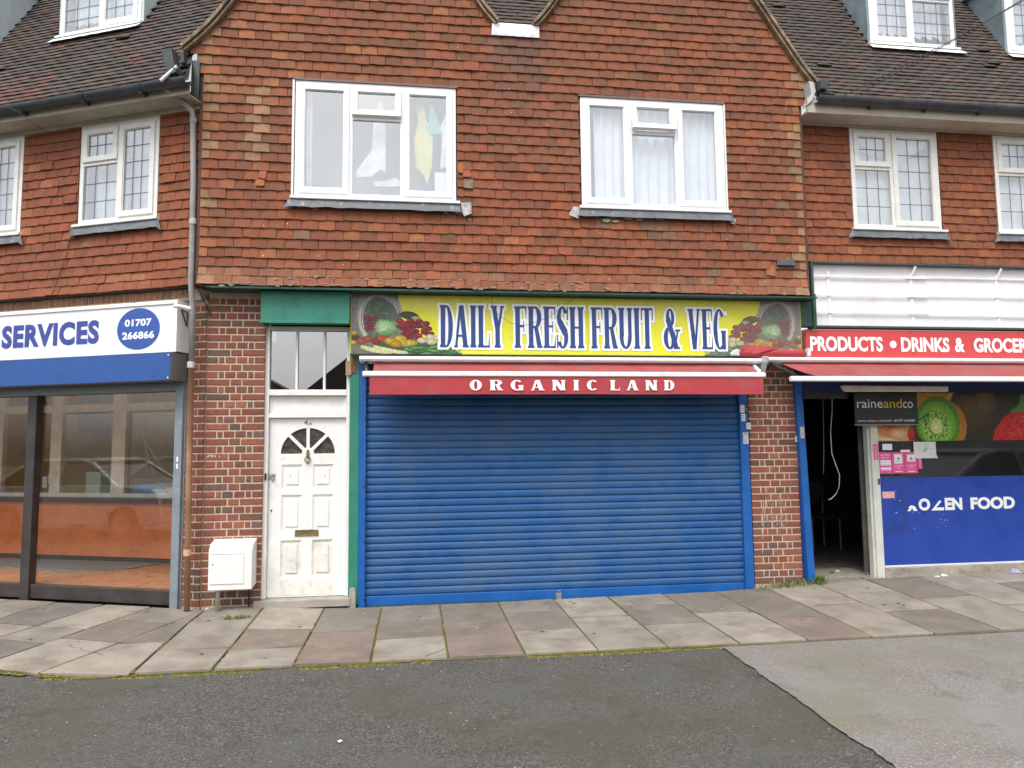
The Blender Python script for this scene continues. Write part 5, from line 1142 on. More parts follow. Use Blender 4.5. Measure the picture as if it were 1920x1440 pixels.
# ------------------------------------------------------------------ awnings
def awning(nm_lab, X0, X1, yb_, ztop, yfr, zbar, fab0, fab1, bar0, bar1, val=None, txt=None):
    a = thing('awning', nm_lab, 'awning', ((X0+X1)/2, -.05, ztop-.1))
    part('cassette', MB().prism([(-.02, ztop-.055), (yb_+.02, ztop-.055), (yb_, ztop-.035), (yb_, ztop-.012), (yb_+.03, ztop), (-.02, ztop)], X0, X1, axis='x'), M_WHITE, a, bevel=.004)
    n_ = 44; f_ = MB(); vs = []; rows_ = 5
    for j in range(rows_+1):
        t = j/rows_
        for i in range(n_+1):
            u = i/n_; xa = fab0[0]+(fab1[0]-fab0[0])*u; xb = fab0[1]+(fab1[1]-fab0[1])*u; x = xa+(xb-xa)*t
            vs.append((x, (yb_+.06)+(yfr+.02-yb_-.06)*t, ztop-.062+(zbar+.02-ztop+.062)*t-.016*math.sin(math.pi*t)*(1+.8*nz(u*6, t*2, 4))))
    f_.add(vs, [(j*(n_+1)+i, (j+1)*(n_+1)+i, (j+1)*(n_+1)+i+1, j*(n_+1)+i+1) for j in range(rows_) for i in range(n_)]); part('canvas', f_, mat('faded_red_canvas', (.31, .060, .060), .85, .16, 6, .15, 200, dirt=[((.22, .12, .11), 2.5, .55, .46, .66)]), a, smooth=True)
    part('front_bar', MB().prism([(yfr, zbar-.028), (yfr-.02, zbar-.02), (yfr-.022, zbar+.02), (yfr, zbar+.028), (yfr+.03, zbar+.02), (yfr+.03, zbar-.02)], bar0, bar1, axis='x'), M_WHITE, a, bevel=.005)
    for x, sg_ in ((X0+.06, 1), (X1-.06, -1)):
        q = MB(); q.tube([(x, yb_+.08, ztop-.075), (x+sg_*.02, (yb_+yfr)/2, (ztop+zbar)/2-.05), (x+sg_*.03, yfr+.04, zbar-.005)], .022, 8); part('arm', q, M_BLACKP if sg_ > 0 else M_WHITE, a)
    if val:
        v_ = MB(); n_ = 60; vs = []; d0, d1 = val[4], val[5]
        for j in range(5):
            t = j/4
            for i in range(n_+1):
                u = i/n_; x = val[0]+(val[1]-val[0])*u; x += (val[6] if u < .01 else 0)*t; vs.append((x, yfr-.006-.006*t+.006*t*math.sin(u*55+nz(u*9, 2)*5)*(.4+.8*abs(nz(u*7, 8))), val[2]+(val[3]+.006*nz(u*5, 9)-val[2])*t))
        v_.add(vs, [(j*(n_+1)+i, (j+1)*(n_+1)+i, (j+1)*(n_+1)+i+1, j*(n_+1)+i+1) for j in range(4) for i in range(n_)]); V = part('valance', v_, M_REDF, a, smooth=True)
        if txt:
            q = MB()
            for wd, xa, xb in txt: slab_text(q, wd, xa, xb, 2.180, 2.285, yfr-.020, stem_=.36, ser=.06, st=.08, gap=.66); part('lettering', q, M_WHTTXT, V); q = MB()
    return a
awning('red awning rolled almost shut over the blue shutter, ORGANIC LAND on its valance', -.045, 4.250, -.27, 2.545, -.42, 2.345, (.10, .10), (4.12, 4.20), .0, 4.20, (.070, 4.172, 2.316, 2.140, 0, 0, .0), [('ORGANIC', 1.055, 2.375), ('LAND', 2.50, 3.185)])
aw = awning('red awning half out over the open shop doorway and fruit picture window', 4.33, 9.3, -.27, 2.560, -.80, 2.268, (4.50, 4.62), (9.2, 9.2), 4.275, 9.3)
q = MB(); q.prism([(-.28, 2.565), (-.26, 2.50), (-.12, 2.30), (-.02, 2.36), (-.02, 2.56)], 4.262, 4.325, axis='x'); part('end_cap', q, mat('grey_white_cap', (.60, .60, .61), .45), aw, bevel=.01)
rf = MB(); rf.tube([(4.02+.07*i, -.20-.01*math.sin(i), 2.605+.006*math.sin(i*1.3)) for i in range(12)], [.03]+[.045]*10+[.035], 12)
rf.add([(4.02, -.235, 2.66), (4.10, -.23, 2.70), (4.50, -.22, 2.665), (4.30, -.25, 2.62), (4.16, -.26, 2.585)], [(0, 1, 2, 3, 4)])
single('rolled_canvas', rf, M_REDF, 'crumpled red roll of canvas lying on top of the awning end below the vegetable picture', 'canvas roll', (4.4, -.2, 2.56), smooth=True)
single('clear_bag', MB().prism([(3.93, 2.585), (4.05, 2.575), (4.06, 2.63), (3.99, 2.655), (3.94, 2.62)], -.22, -.16), mat('milky_plastic', (.62, .64, .64), .3), 'milky plastic wrapper at the left end of the red canvas roll', 'wrapper', (4.0, -.19, 2.575), bevel=.01)
single('clear_bag', MB().prism([(4.80, 2.575), (4.84, 2.575), (4.845, 2.65), (4.815, 2.67)], -.24, -.16), MATS['milky_plastic'], 'small milky plastic wrapper at the right end of the red canvas roll', 'wrapper', (4.82, -.2, 2.575), bevel=.006)

# ------------------------------------------------------------------ RIGHT BUILDING
brt = thing('terrace_building', 'right wing with dark tiled roof and leaded windows above the empty shop', 'building', (7.2, 0, 0))
RY = -.03; WR = [(5.560, 6.680, 4.10, 5.30), (7.425, 8.545, 4.10, 5.30)]
q = MB(); holed_wall(q, 4.87, 10.2, 3.70, 5.40, WR, RY, .12); rtw = part('tile_hanging', q, MATS['tile_shadow_backing'], brt)
tile_wall(brt, rtw, 4.885, 10.2, 3.695, 5.30, RY, [(a-.01, c+.01, d-.09, e+.05) for a, c, d, e in WR], 'R', None, near=(6.2, 3.7))
for Wd in WR: window(brt, *Wd, RY-.02, [(.45, 'vent', .40, 0.), (.55, 'tall')], lead=1, room=.5, room_mat=mat('white_room', (.75, .77, .80), .9), fm=M_UPVC2)
curtain(5.62, 6.62, 4.15, 5.26, RY+.075, 'white blind in the right wing window above the empty sign frame', 'curtains in upstairs windows', .003, 3, mat('white_blind', (.84, .85, .86), .9), seed=8, name='blind')
curtain(7.48, 8.49, 4.15, 5.26, RY+.075, 'white blind in the right wing window cut by the photo edge', 'curtains in upstairs windows', .003, 3, MATS['white_blind'], seed=9, name='blind')
q = MB(); q.prism([(6.36, 5.01), (6.62, 5.16), (6.62, 5.05), (6.54, 5.01)], RY+.050, RY+.056); single('hanging_object', q, mat('grey_fabric', (.20, .20, .20), .8), 'dark grey pointed object against the blind, upper right of the right wing window', 'object', (6.5, RY+.09, 5.0))
q = MB(); q.box(4.88, 10.2, -.30, .1, 5.335, 5.35); q.box(4.88, 10.2, -.335, -.295, 5.32, 5.50); q.box(4.9, 10.2, RY-.03, RY+.01, 5.305, 5.334); part('soffit', q, M_SOFF, brt, bevel=.003)
gutter(brt, 4.96, 10.2, -.385, 5.475, .066, (5.62, 6.30, 6.98, 7.66, 8.34, 9.0))
q = MB(); q.prism([(4.90, 5.68), (4.96, 5.66), (4.98, 5.56), (4.93, 5.44), (4.87, 5.40), (4.92, 5.52)], -.36, -.22); part('gutter_end', q, mat('pale_grey_plastic', (.45, .46, .46), .5), brt, bevel=.01)
q = MB(); q.prism([(4.98, 5.66), (5.10, 5.65), (5.06, 5.54), (4.99, 5.55)], -.44, -.34); part('hopper', q, M_GUT, brt, bevel=.01)
OR_ = (-.37, 5.49)
def RP_(x, t): return (x, -.36+t*math.cos(PR), 5.47+t*math.sin(PR))
q = MB(); q.add([RP_(3.6, .50), RP_(4.90, .44), RP_(4.99, 0), RP_(10.4, 0), RP_(10.4, 3.4), RP_(3.6, 3.4)], [(0, 1, 2, 3, 4, 5)])
rroof = part('roof', q, MATS['roof_underlay'], brt)
def clipR(x, y, z):
    if x < verge_r(max(z, 5.69))-.02 - max(0, y+.1)*.9 - (.2 if y > -.05 else 0): return False
    if x < 4.86 and y < .1: return False
    for (a, c) in ((6.07, 7.26), (7.96, 9.15)):
        if a < x < c and y > .19: return False
    return True
roof_tiles(brt, rroof, 3.5, 10.3, 3.3, OR_, PR, 'R', clipR, seed=6)
dormer(brt, 6.09, 7.24, .22, 6.53, 1.05, [(.5, 'tall'), (.5, 'vent', .35, 0.)], M_LEADG)
dormer(brt, 7.98, 9.13, .22, 6.53, 1.05, [(.5, 'tall'), (.5, 'vent', .35, 0.)], M_LEADG)
curtain(6.15, 7.18, 6.545, 7.52, .38, 'white curtain in the first dormer of the right wing', 'curtains in upstairs windows', .02, 8, seed=10)
curtain(8.04, 9.07, 6.545, 7.52, .38, 'white curtain in the dormer cut by the right photo edge', 'curtains in upstairs windows', .02, 8, seed=11)
# old sign frame: white panel with rails in a dark green surround
of = thing('empty_sign_frame', 'white backing panel with bare white rails in a dark green frame', 'sign frame', (7.2, 0, 2.93))
part('backing_panel', MB().box(5.03, 9.9, .006, .03, 2.95, 3.67), mat('white_backing', (.80, .80, .82), .5, .04, 3, dirt=[((.5, .42, .45), 2., .3, .5, .7)]), of)
q = MB(); q.box(4.985, 9.9, -.07, .06, 3.672, 3.692); q.box(4.985, 5.015, -.07, .06, 2.950, 3.671); q.box(4.985, 9.9, -.07, .06, 2.925, 2.949); part('surround', q, mat('grey_green_trim', (.045, .07, .065), .55, .2, 8), of, bevel=.003)
for z in (3.10, 3.30, 3.52):
    for (a, c, dz) in ((5.031, 6.46, 0), (6.20, 8.3, .014), (8.0, 9.9, 0)): part('rail', MB().box(a, c, -.020 if dz else -.026, -.009 if dz else -.013, z+dz*(-1 if z < 3.2 else 1), z+.016+dz*(-1 if z < 3.2 else 1)), M_WHITE, of, bevel=.002)
for x in (5.23, 6.27, 7.38, 8.5): part('upright', MB().box(x-.018, x+.018, -.0085, .005, 2.955, 3.60), M_WHITE, of, bevel=.003)
for x in (6.27, 7.38, 8.5): part('strut', MB().tube([(x, -.0, 3.52), (x+.03, -.06, 3.66)], .014, 8), M_WHITE, of)
rd = thing('red_sign', 'red sign reading PRODUCTS DRINKS & GROCERY above the right awning', 'sign', (7.2, -.06, 2.58))
part('sign_face', MB().box(4.895, 9.6, -.05, .05, 2.565, 2.905), M_REDS, rd, bevel=.003)
q = MB(); TZ0, TZ1 = 2.655, 2.825
for s_, a, c in (('PRODUCTS', 4.945, 5.835), ('DRINKS', 6.065, 6.675), ('&', 6.745, 6.870), ('GROCERY', 6.99, 7.80)): q = MB(); text(q, s_, a, c, TZ0, TZ1, -.0525, .035); part('lettering', q, M_WHTTXT, rd)
q = MB(); q.add([(5.965+.042*math.cos(a), -.0525, 2.74+.042*math.sin(a)) for a in [i*6.283/20 for i in range(20)]], [tuple(range(20))]); part('bullet_dot', q, M_WHTTXT, rd)
# shop front
q = MB(); q.box(4.80, 9.6, -.02, .10, 2.19, 2.56); part('shutter_housing', q, mat('dark_blue_box', (.012, .03, .12), .5), brt)
q = MB(); q.box(4.87, 5.42, .005, .09, 2.12, 2.19); part('door_head', q, M_DARKM, brt)
bp_ = thing('blue_post', 'bright blue shutter rail standing loose beside the dark doorway', 'shutter rail', (4.83, -.05, .05))
q = MB(); q.add([(4.735, -.06, 2.36), (4.815, -.06, 2.36), (4.87, -.07, .055), (4.79, -.07, .055), (4.735, .0, 2.36), (4.815, .0, 2.36), (4.87, .0, .055), (4.79, .0, .055)], [(0, 1, 2, 3), (7, 6, 5, 4), (1, 5, 6, 2), (4, 0, 3, 7), (0, 4, 5, 1), (3, 2, 6, 7)]); part('rail', q, M_BLUERAIL, bp_, bevel=.004)
part('switch_box', MB().box(4.768, 4.815, -.075, -.0625, 1.67, 1.80), mat('pale_grey_plastic', (.45, .46, .46), .5), bp_, bevel=.004)
q = MB(); q.box(4.763, 4.80, -.005, .09, .15, 2.2); part('old_blue_jamb', q, mat('deep_blue_paint', (.01, .04, .22), .5), brt)
q = MB(); q.box(5.655, 5.745, -.005, .10, .10, 2.2); q.box(5.63, 5.655, .02, .10, .10, 2.2); part('door_jamb', q, mat('aged_white_alu', (.62, .64, .58), .45, .08, 5, dirt=[((.3, .32, .25), 8., .5, .55, .7)]), brt, bevel=.004)
part('jamb_lock', MB().box(5.715, 5.735, -.014, -.0055, 1.14, 1.21), M_BLACKP, brt, bevel=.004)
q = MB(); q.box(5.746, 9.6, .0, .10, .215, .235); part('white_sill', q, M_UPVC2, brt, bevel=.003)
q = MB(); q.box(5.746, 9.6, -.02, .14, .04, .214); part('plinth', q, M_CONC, brt, bevel=.008)
bpn = MB(); bpn.box(5.746, 9.6, .015, .06, .236, 1.215); panel_ = part('blue_panel', bpn, mat('royal_blue_panel', (.018, .058, .34), .35, .06, 3, dirt=[((.02, .04, .2), 3., .4, .55, .7)]), brt)
q = MB(); text(q, 'OZEN FOOD', 6.14, 7.50, .835, .975, .0138, .03) if False else None
q = MB(); text(q, 'O', 6.215, 6.36, .835, .975, .0138, .05); q.add([(6.37, .0138, .835), (6.53, .0138, .835), (6.53, .0138, .868), (6.435, .0138, .868), (6.505, .0138, .935), (6.48, .0138, .950)], [(0, 1, 2, 3), (3, 4, 5), (0, 3, 5)])
text(q, 'EN', 6.545, 6.765, .835, .975, .0138, .05); q2 = MB(); text(q2, 'FOOD', 6.87, 7.44, .835, .975, .0138, .05); part('lettering', q2, M_WHTTXT, panel_)
q.add([(6.07, .0138, .835), (6.115, .0138, .835), (6.125, .0138, .87), (6.10, .0138, .868)], [(0, 1, 2, 3)]); q.add([(6.145, .0138, .835), (6.20, .0138, .835), (6.17, .0138, .885), (6.13, .0138, .893)], [(0, 1, 2, 3)]); q.add([(6.085, .0139, .875), (6.13, .0139, .86), (6.16, .0139, .893), (6.12, .0139, .90)], [(0, 1, 2, 3)])
part('lettering', q, M_WHTTXT, panel_)
q = MB(); rsn = random.Random(12)
for _ in range(16): x = rsn.choice([6.2, 6.5, 5.95])+rsn.gauss(0, .05); z = rsn.uniform(.62, .82) if x > 6.1 else rsn.uniform(.7, 1.15); s_ = rsn.uniform(.002, .006); q.box(x, x+s_*2, .0128, .0148, z, z+s_)
part('glue_fleck', q, M_WHTTXT, panel_)
part('small_label', MB().box(5.775, 5.925, .0128, .0148, .985, 1.06), mat('pink_white_label', (.75, .40, .38), .5, .3, 60), panel_)
q = MB(); q.box(6.0, 6.06, .0132, .0145, .6, 1.1); q.box(5.78, 6.02, .0134, .0147, .60, .68); part('tape_ghost', q, mat('dull_blue', (.02, .045, .25), .5), panel_)
# window glass and printed film
q = MB(); q.box(5.746, 9.6, .03, .04, 1.216, 2.19); wn = part('shop_window', q, mat('black_backed_glass', (.010, .010, .012), .03, .1, 2, spec=1., coat=1.), brt)
pr = Print(.0285); VX0, VX1, VZ0, VZ1 = 5.75, 9.5, 1.628, 2.188
cl = (VX0, VX1, VZ0, VZ1)
pr.rect(VX0, VX1, VZ0, VZ1, (.03, .025, .012)); pr.rect(6.20, 6.85, 1.9, VZ1, (.45, .22, .015)); pr.ell(6.45, 2.16, .42, .24, (.62, .30, .015), (.45, .17, .01), clip=cl); pr.pol([(6.46, 1.98), (6.52, 1.97), (6.78, 2.185), (6.70, 2.185)], (.55, .42, .04))
pr.ell(7.02, 2.02, .32, .30, (.13, .075, .01), (.035, .02, .006), clip=cl); pr.ell(7.16, 2.1, .14, .18, (.19, .13, .02), (.08, .045, .01), clip=cl)
pr.rect(5.76, 6.22, 1.63, 1.82, (.50, .20, .08)); pr.ell(5.95, 1.77, .22, .12, (.62, .10, .03), (.55, .30, .12), clip=(5.76, 6.22, VZ0, 1.83)); pr.ell(6.05, 1.70, .15, .08, (.72, .55, .28), (.55, .22, .08), clip=(5.76, 6.22, VZ0, 1.83)); pr.ell(6.19, 1.71, .05, .08, (.6, .04, .03), (.3, .01, .01), clip=(5.76, 6.25, VZ0, 1.83)); pr.pol([(5.76, 1.70), (5.95, 1.66), (6.05, 1.635), (5.76, 1.64)], (.72, .50, .30))
pr.ell(6.63, 1.80, .27, .30, (.52, .24, .02), (.40, .16, .01), clip=cl)
pr.ell(6.53, 1.835, .285, .315, (.16, .40, .03), (.08, .22, .015), hx=0, hz=0, clip=cl); pr.ell(6.52, 1.825, .235, .265, (.30, .58, .06), (.14, .40, .03), hx=0, hz=0, clip=cl)
rnd = random.Random(14)
for i in range(60):
    a = rnd.uniform(0, 6.283); 
    p0 = (6.51+.10*math.cos(a), 1.80+.11*math.sin(a)); r_ = rnd.uniform(.16, .20); p1 = (6.51+r_*math.cos(a), max(VZ0+.004, 1.80+r_*1.1*math.sin(a))); pr.line(p0, p1, .007, (.42, .66, .14))
for i in range(90):
    a = rnd.uniform(0, 6.283); r_ = rnd.uniform(.085, .15); x, z = 6.51+r_*math.cos(a), 1.80+r_*1.12*math.sin(a); 
    if z > VZ0+.01: pr.line((x, z), (x+.02*math.cos(a), z+.022*math.sin(a)), .010, (.01, .015, .008))
pr.ell(6.51, 1.80, .078, .09, (.72, .78, .36), (.52, .62, .22), hx=0, hz=0)
pr.pol([(7.22, VZ0+.003), (7.26, 1.75), (7.38, 1.90), (7.52, 1.965), (7.7, 1.95), (7.95, 1.90), (8.05, VZ0+.003)], (.55, .012, .015))
for i in range(70):
    x = rnd.uniform(7.3, 7.98); z = rnd.uniform(1.65, 1.92)
    if z < 1.70+(x-7.25)*.9: pr.ell(x, z, .005, .009, (.85, .55, .25), (.6, .2, .08), n=6)
pr.pol([(7.45, 1.96), (7.6, 2.05), (7.62, 2.17), (7.9, 2.16), (8.0, 2.0), (7.8, 1.95)], (.09, .26, .03))
for k_ in range(3): pr.line((6.20, 1.83-.01*k_), (6.42, 1.93+.012*k_), .02, (.05, .14, .02)); 
pr.pol([(6.18, 1.80), (6.24, 2.0), (6.27, 1.98), (6.26, 1.76)], (.03, .05, .01))
pr.v = [(v[0], v[1], min(max(v[2], VZ0+.001), VZ1)) for v in pr.v]
part('fruit_picture', pr, M_PRINTG, wn)
ps = thing('pink_poster', 'row of bright pink payment posters stuck on the right shop window', 'poster', (5.96, .02, 1.26))
ex = [(5.765, 5.915), (5.925, 6.075), (6.085, 6.235)]
for i, (a, c) in enumerate(ex):
    f_ = part('sheet', MB().box(a-.003, c+.003, .022, .0245, 1.262, 1.505), mat('hot_pink', (.80, .10, .33), .4, .05, 8), ps)
    q = MB()
    if i == 0:
        q.box(a+.012, c-.012, .0200, .0212, 1.355, 1.415); q.box(a+.012, c-.012, .0200, .0212, 1.30, 1.335)
        text(q, 'pay here', a+.02, c-.015, 1.46, 1.485, .0205, .01); text(q, 'top up', a+.02, c-.03, 1.43, 1.452, .0205, .01)
    else:
        q.box(a+.025, c-.025, .0200, .0212, 1.375+.02*(i-1), 1.485-.005*i); text(q, 'available', a+.02, c-.02, 1.345, 1.36, .0205, .01); text(q, 'here', a+.05, c-.05, 1.32, 1.335, .0205, .01); q.box(a+.03, c-.03, .0200, .0212, 1.28, 1.288)
    part('white_print', q, M_WHTTXT, f_)
    q = MB(); 
    if i == 0:
        for r_ in range(4): q.box(a+.018, c-.03, .0188, .0196, 1.305+r_*.028, 1.309+r_*.028)
    else: q.tube([((a+c)/2, .0195, 1.43), ((a+c)/2, .0185, 1.43)], .018, 8); q.box(a+.04, c-.04, .0188, .0196, 1.395+.015*(i-1), 1.40+.015*(i-1))
    part('grey_print', q, mat('grey_print', (.35, .33, .33), .6), f_)
for (a, c, d, e, lab) in ((5.680, 5.735, 1.42, 1.60, 'narrow pink strip sticker on the white door jamb'), (6.245, 6.295, 1.31, 1.455, 'narrow pink strip sticker right of the pink posters')):
    yy = -.008 if a < 5.7 else .022
    s_o = thing('strip_sticker', lab, 'sticker', ((a+c)/2, yy, d)); part('sheet', MB().box(a, c, yy, yy+.0025, d, e), MATS['hot_pink'], s_o)
    q = MB(); 
    for k_ in range(6): q.box(a+.015, c-.015, yy-.0012, yy-.0004, d+.015+k_*(e-d-.03)/6, d+.015+(k_+.6)*(e-d-.03)/6)
    part('white_print', q, mat('faded_white_print', (.75, .45, .55), .5), s_o)
single('white_tag', MB().prism([(5.81, 1.53), (5.93, 1.53), (5.93, 1.60), (5.81, 1.60)], .018, .0205), M_WHTTXT, 'blank white tag above the pink posters', 'tag', (5.87, .02, 1.53))
single('white_tag', MB().prism([(6.03, 1.505), (6.15, 1.505), (6.15, 1.53), (6.03, 1.53)], .016, .0185), M_WHTTXT, 'thin white tag touching the top of the middle pink poster', 'tag', (6.09, .02, 1.505))
pn = thing('paper_notice', 'crumpled white paper notice taped below the kiwi picture', 'notice', (6.34, .02, 1.42))
q = MB(); n_ = 6; vs = [(6.20+.28*i/n_ + (.02 if j == 0 else 0), .022-.006*abs(nz(i*1.3, j*1.7)), 1.43+.19*j/4+(.012*nz(i, 3) if j == 0 else 0)) for j in range(5) for i in range(n_+1)]; q.add(vs, [(j*(n_+1)+i, j*(n_+1)+i+1, (j+1)*(n_+1)+i+1, (j+1)*(n_+1)+i) for j in range(4) for i in range(n_)]); part('sheet', q, mat('paper', (.72, .74, .70), .8), pn)
q = MB()
for k_ in range(14): x = 6.34+.1*nz(k_*3.1, 1); z = 1.53+.09*nz(k_*2.3, 5); q.box(x, x+.022, .0135, .0145, z, z+.003)
part('handwriting', q, mat('blue_ink', (.2, .25, .3), .6), pn)
# estate agent board
eb = thing('agent_board', 'black agent board reading raineandco hung over the empty doorway corner', 'sign', (5.83, -.06, 1.81))
part('board', MB().box(5.430, 6.205, -.075, -.06, 1.822, 2.215), mat('charcoal_board', (.014, .014, .018), .35, .05, 3), eb)
q = MB(); q.box(5.425, 6.21, -.08, -.056, 1.812, 1.8215); part('edge_strip', q, M_PIPEG, eb)
qw, qy = MB(), MB()
text(qw, 'raine', 5.462, 5.776, 2.008, 2.106, -.0765, .0, 1.); text(qy, 'and', 5.788, 6.012, 2.006, 2.112, -.0765, .0, 1.); text(qw, 'co', 6.026, 6.150, 2.006, 2.078, -.0765, .0, 1.)
part('yellow_lettering', qy, mat('yellow_ink', (.75, .55, .03), .5), eb); qy = MB(); part('white_lettering', qw, M_WHTTXT, eb); qw = MB()
text(qw, 'www.raine', 5.462, 5.66, 1.852, 1.875, -.0765, .0); text(qy, 'and', 5.665, 5.735, 1.852, 1.875, -.0765, .0); text(qw, 'co.com', 5.74, 5.875, 1.852, 1.871, -.0765, .0); text(qw, '01707 266885', 5.905, 6.165, 1.852, 1.875, -.0765, .01)
part('white_lettering', qw, M_WHTTXT, eb); part('yellow_lettering', qy, mat('yellow_ink', (.75, .55, .03), .5), eb)
single('light_batten', MB().prism([(5.17, 2.215), (5.20, 2.178), (6.43, 2.178), (6.43, 2.235), (5.16, 2.245)], -.30, -.24), mat('warm_white_batten', (.82, .81, .76), .4), 'long white batten hanging loose under the right awning', 'batten', (5.8, -.3, 2.18), bevel=.008)
# dark interior, floor, loose cables
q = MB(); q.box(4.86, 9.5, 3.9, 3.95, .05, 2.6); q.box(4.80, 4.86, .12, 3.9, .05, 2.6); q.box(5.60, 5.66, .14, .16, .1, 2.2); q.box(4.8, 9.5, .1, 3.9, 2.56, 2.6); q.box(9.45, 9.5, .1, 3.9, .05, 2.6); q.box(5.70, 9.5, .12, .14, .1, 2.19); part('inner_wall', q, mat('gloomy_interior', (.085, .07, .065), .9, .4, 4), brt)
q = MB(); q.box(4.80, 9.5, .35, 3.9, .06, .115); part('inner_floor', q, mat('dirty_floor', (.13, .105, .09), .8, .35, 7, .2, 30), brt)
part('threshold', MB().box(4.80, 5.72, .10, .62, .06, .118), mat('worn_threshold', (.28, .25, .21), .85, .2, 8, .2, 40), brt, bevel=.006)
single('hanging_cable', MB().tube([(5.43, .35, 2.25), (5.42, .35, 2.0), (5.38, .34, 1.75), (5.375, .33, 1.50), (5.42, .33, 1.36), (5.462, .33, 1.24), (5.445, .33, 1.10), (5.40, .32, 1.02), (5.33, .32, .965), (5.30, .32, .96)], .005, 6), M_WHITE, 'long loose white cable curling down inside the dark doorway', 'cable', (5.4, .34, .96), smooth=True)
single('hanging_cable', MB().tube([(5.34, .4, 2.2), (5.33, .4, 1.8), (5.315, .4, 1.45), (5.30, .4, 1.25)], .0035, 6), M_PIPEG, 'thin grey cable hanging left of the white one in the doorway', 'cable', (5.32, .4, 1.25), smooth=True)
ch = thing('folding_chair', 'dark chair standing in the gloom of the empty shop', 'chair', (6.3, 2.2, .115))
part('seat', MB().box(6.05, 6.5, 2.0, 2.45, .55, .59), M_ROOMD, ch); part('backrest', MB().box(6.05, 6.5, 2.43, 2.46, .75, 1.05), mat('dull_grey_seat', (.08, .08, .085), .6), ch)
for (x, y) in ((6.07, 2.02), (6.48, 2.02), (6.07, 2.44), (6.48, 2.44)): part('leg', MB().tube([(x, y, .115), (x, y, .9 if y > 2.2 else .55)], .012, 6), M_PIPEG, ch)
lt = [(5.28, .40, .13, 'crumpled white paper scrap'), (5.40, .46, .13, 'small white wrapper')]
def litter(x, y, z, c, lab, seed, s_=.03):
    rnd = random.Random(seed); mb = MB(); k = 9; ring = [(x+s_*rnd.uniform(.5, 1.2)*math.cos(i*6.283/k), y+s_*rnd.uniform(.4, 1)*math.sin(i*6.283/k), z+rnd.uniform(.001, .008)) for i in range(k)]
    ring2 = [(x+s_*.4*rnd.uniform(.4, 1.2)*math.cos(i*6.283/k), y+s_*.4*math.sin(i*6.283/k), z+s_*rnd.uniform(.2, .6)) for i in range(k)]
    mb.add(ring+ring2+[(x, y, z+s_*.3)], [(i, (i+1) % k, k+(i+1) % k, k+i) for i in range(k)]+[(k+i, k+(i+1) % k, 2*k) for i in range(k)])
    single('litter', mb, mat('litter_%d' % seed, c, .7, .25, 60), lab, 'litter', (x, y, z))
litter(5.30, .32, .118, (.02, .02, .03), 'black scrap of litter on the doorway threshold', 1)
litter(5.42, .40, .118, (.7, .68, .65), 'white scrap of litter on the doorway threshold', 2)
litter(5.62, .14, .12, (.10, .12, .22), 'dark blue wrapper against the foot of the white jamb', 3, .045)
litter(6.42, -.06, zg(6.42, -.06), (.78, .78, .76), 'crumpled white tissue against the plinth below the blue panel', 4, .05)
litter(6.32, -.08, zg(6.32, -.08), (.66, .64, .6), 'smaller flattened white scrap left of the tissue by the plinth', 5, .035)
litter(7.3, -.08, zg(7.3, -.08), (.30, .30, .42), 'printed grey blue wrapper by the plinth under the word FOOD', 6, .09)
litter(.10, -3.35, -.012, (.62, .60, .54), 'pale bottle top on the asphalt in the foreground', 7, .022)
litter(-1.5, -.07, zg(-1.5, -.07), (.75, .74, .7), 'white scrap of litter at the foot of the brick pier below the meter box', 8, .025)
# utility tag on the right pier
part('bell_push', MB().box(4.735, 4.757, -.02, -.006, 1.63, 1.70), mat('cream_plastic', (.6, .55, .42), .5), bc)

# ------------------------------------------------------------------ wires
def wire(pts, r, label, seed=0, sag=0.):
    P_ = []
    for i in range(len(pts)-1):
        a, b = Vector(pts[i]), Vector(pts[i+1])
        for k in range(12): t = k/12; p = a.lerp(b, t); p.z -= sag*4*t*(1-t); P_.append(tuple(p))
    P_.append(pts[-1]); single('wire', MB().tube(P_, r, 5), mat('black_wire', (.03, .03, .032), .5), label, 'wire', tuple(pts[0]), smooth=True)
wire([(1.30, -.27, 3.24), (1.32, -.16, 3.05), (1.50, -.15, 2.92), (1.66, -.15, 2.89), (1.92, -.15, 2.98), (2.26, -.26, 3.23)], .0022, 'thin loose wire looping down over the word DAILY on the yellow sign')
wire([(5.35, -.47, 5.46), (7.2, -2.6, 6.35), (11., -7., 8.2)], .0045, 'telephone wire running from the right gutter up past the dormers', sag=.05)
wire([(5.15, -.47, 5.42), (7.2, -2.6, 6.28), (11., -7., 8.0)], .0045, 'second telephone wire just below the first over the right roof', sag=.06)
wire([LW(-1.36, -.14, 4.0), LW(-1.50, -.135, 3.6), LW(-1.62, -.15, 3.26)], .0035, 'thin dark cable running down the tiles below the left wing window')
wire([LW(-1.95, -.52, 5.22), LW(-1.75, -.54, 5.12), LW(-1.62, -.3, 4.98), LW(-1.5, -.15, 4.2)], .003, 'loose wire dangling from the left gutter')
wire([(-1.62, -.25, 3.22), (-1.60, -.06, 3.10), (-1.56, -.03, 3.02), (-1.55, -.02, 2.98)], .006, 'short black cable end below the corner of the tiled wall')

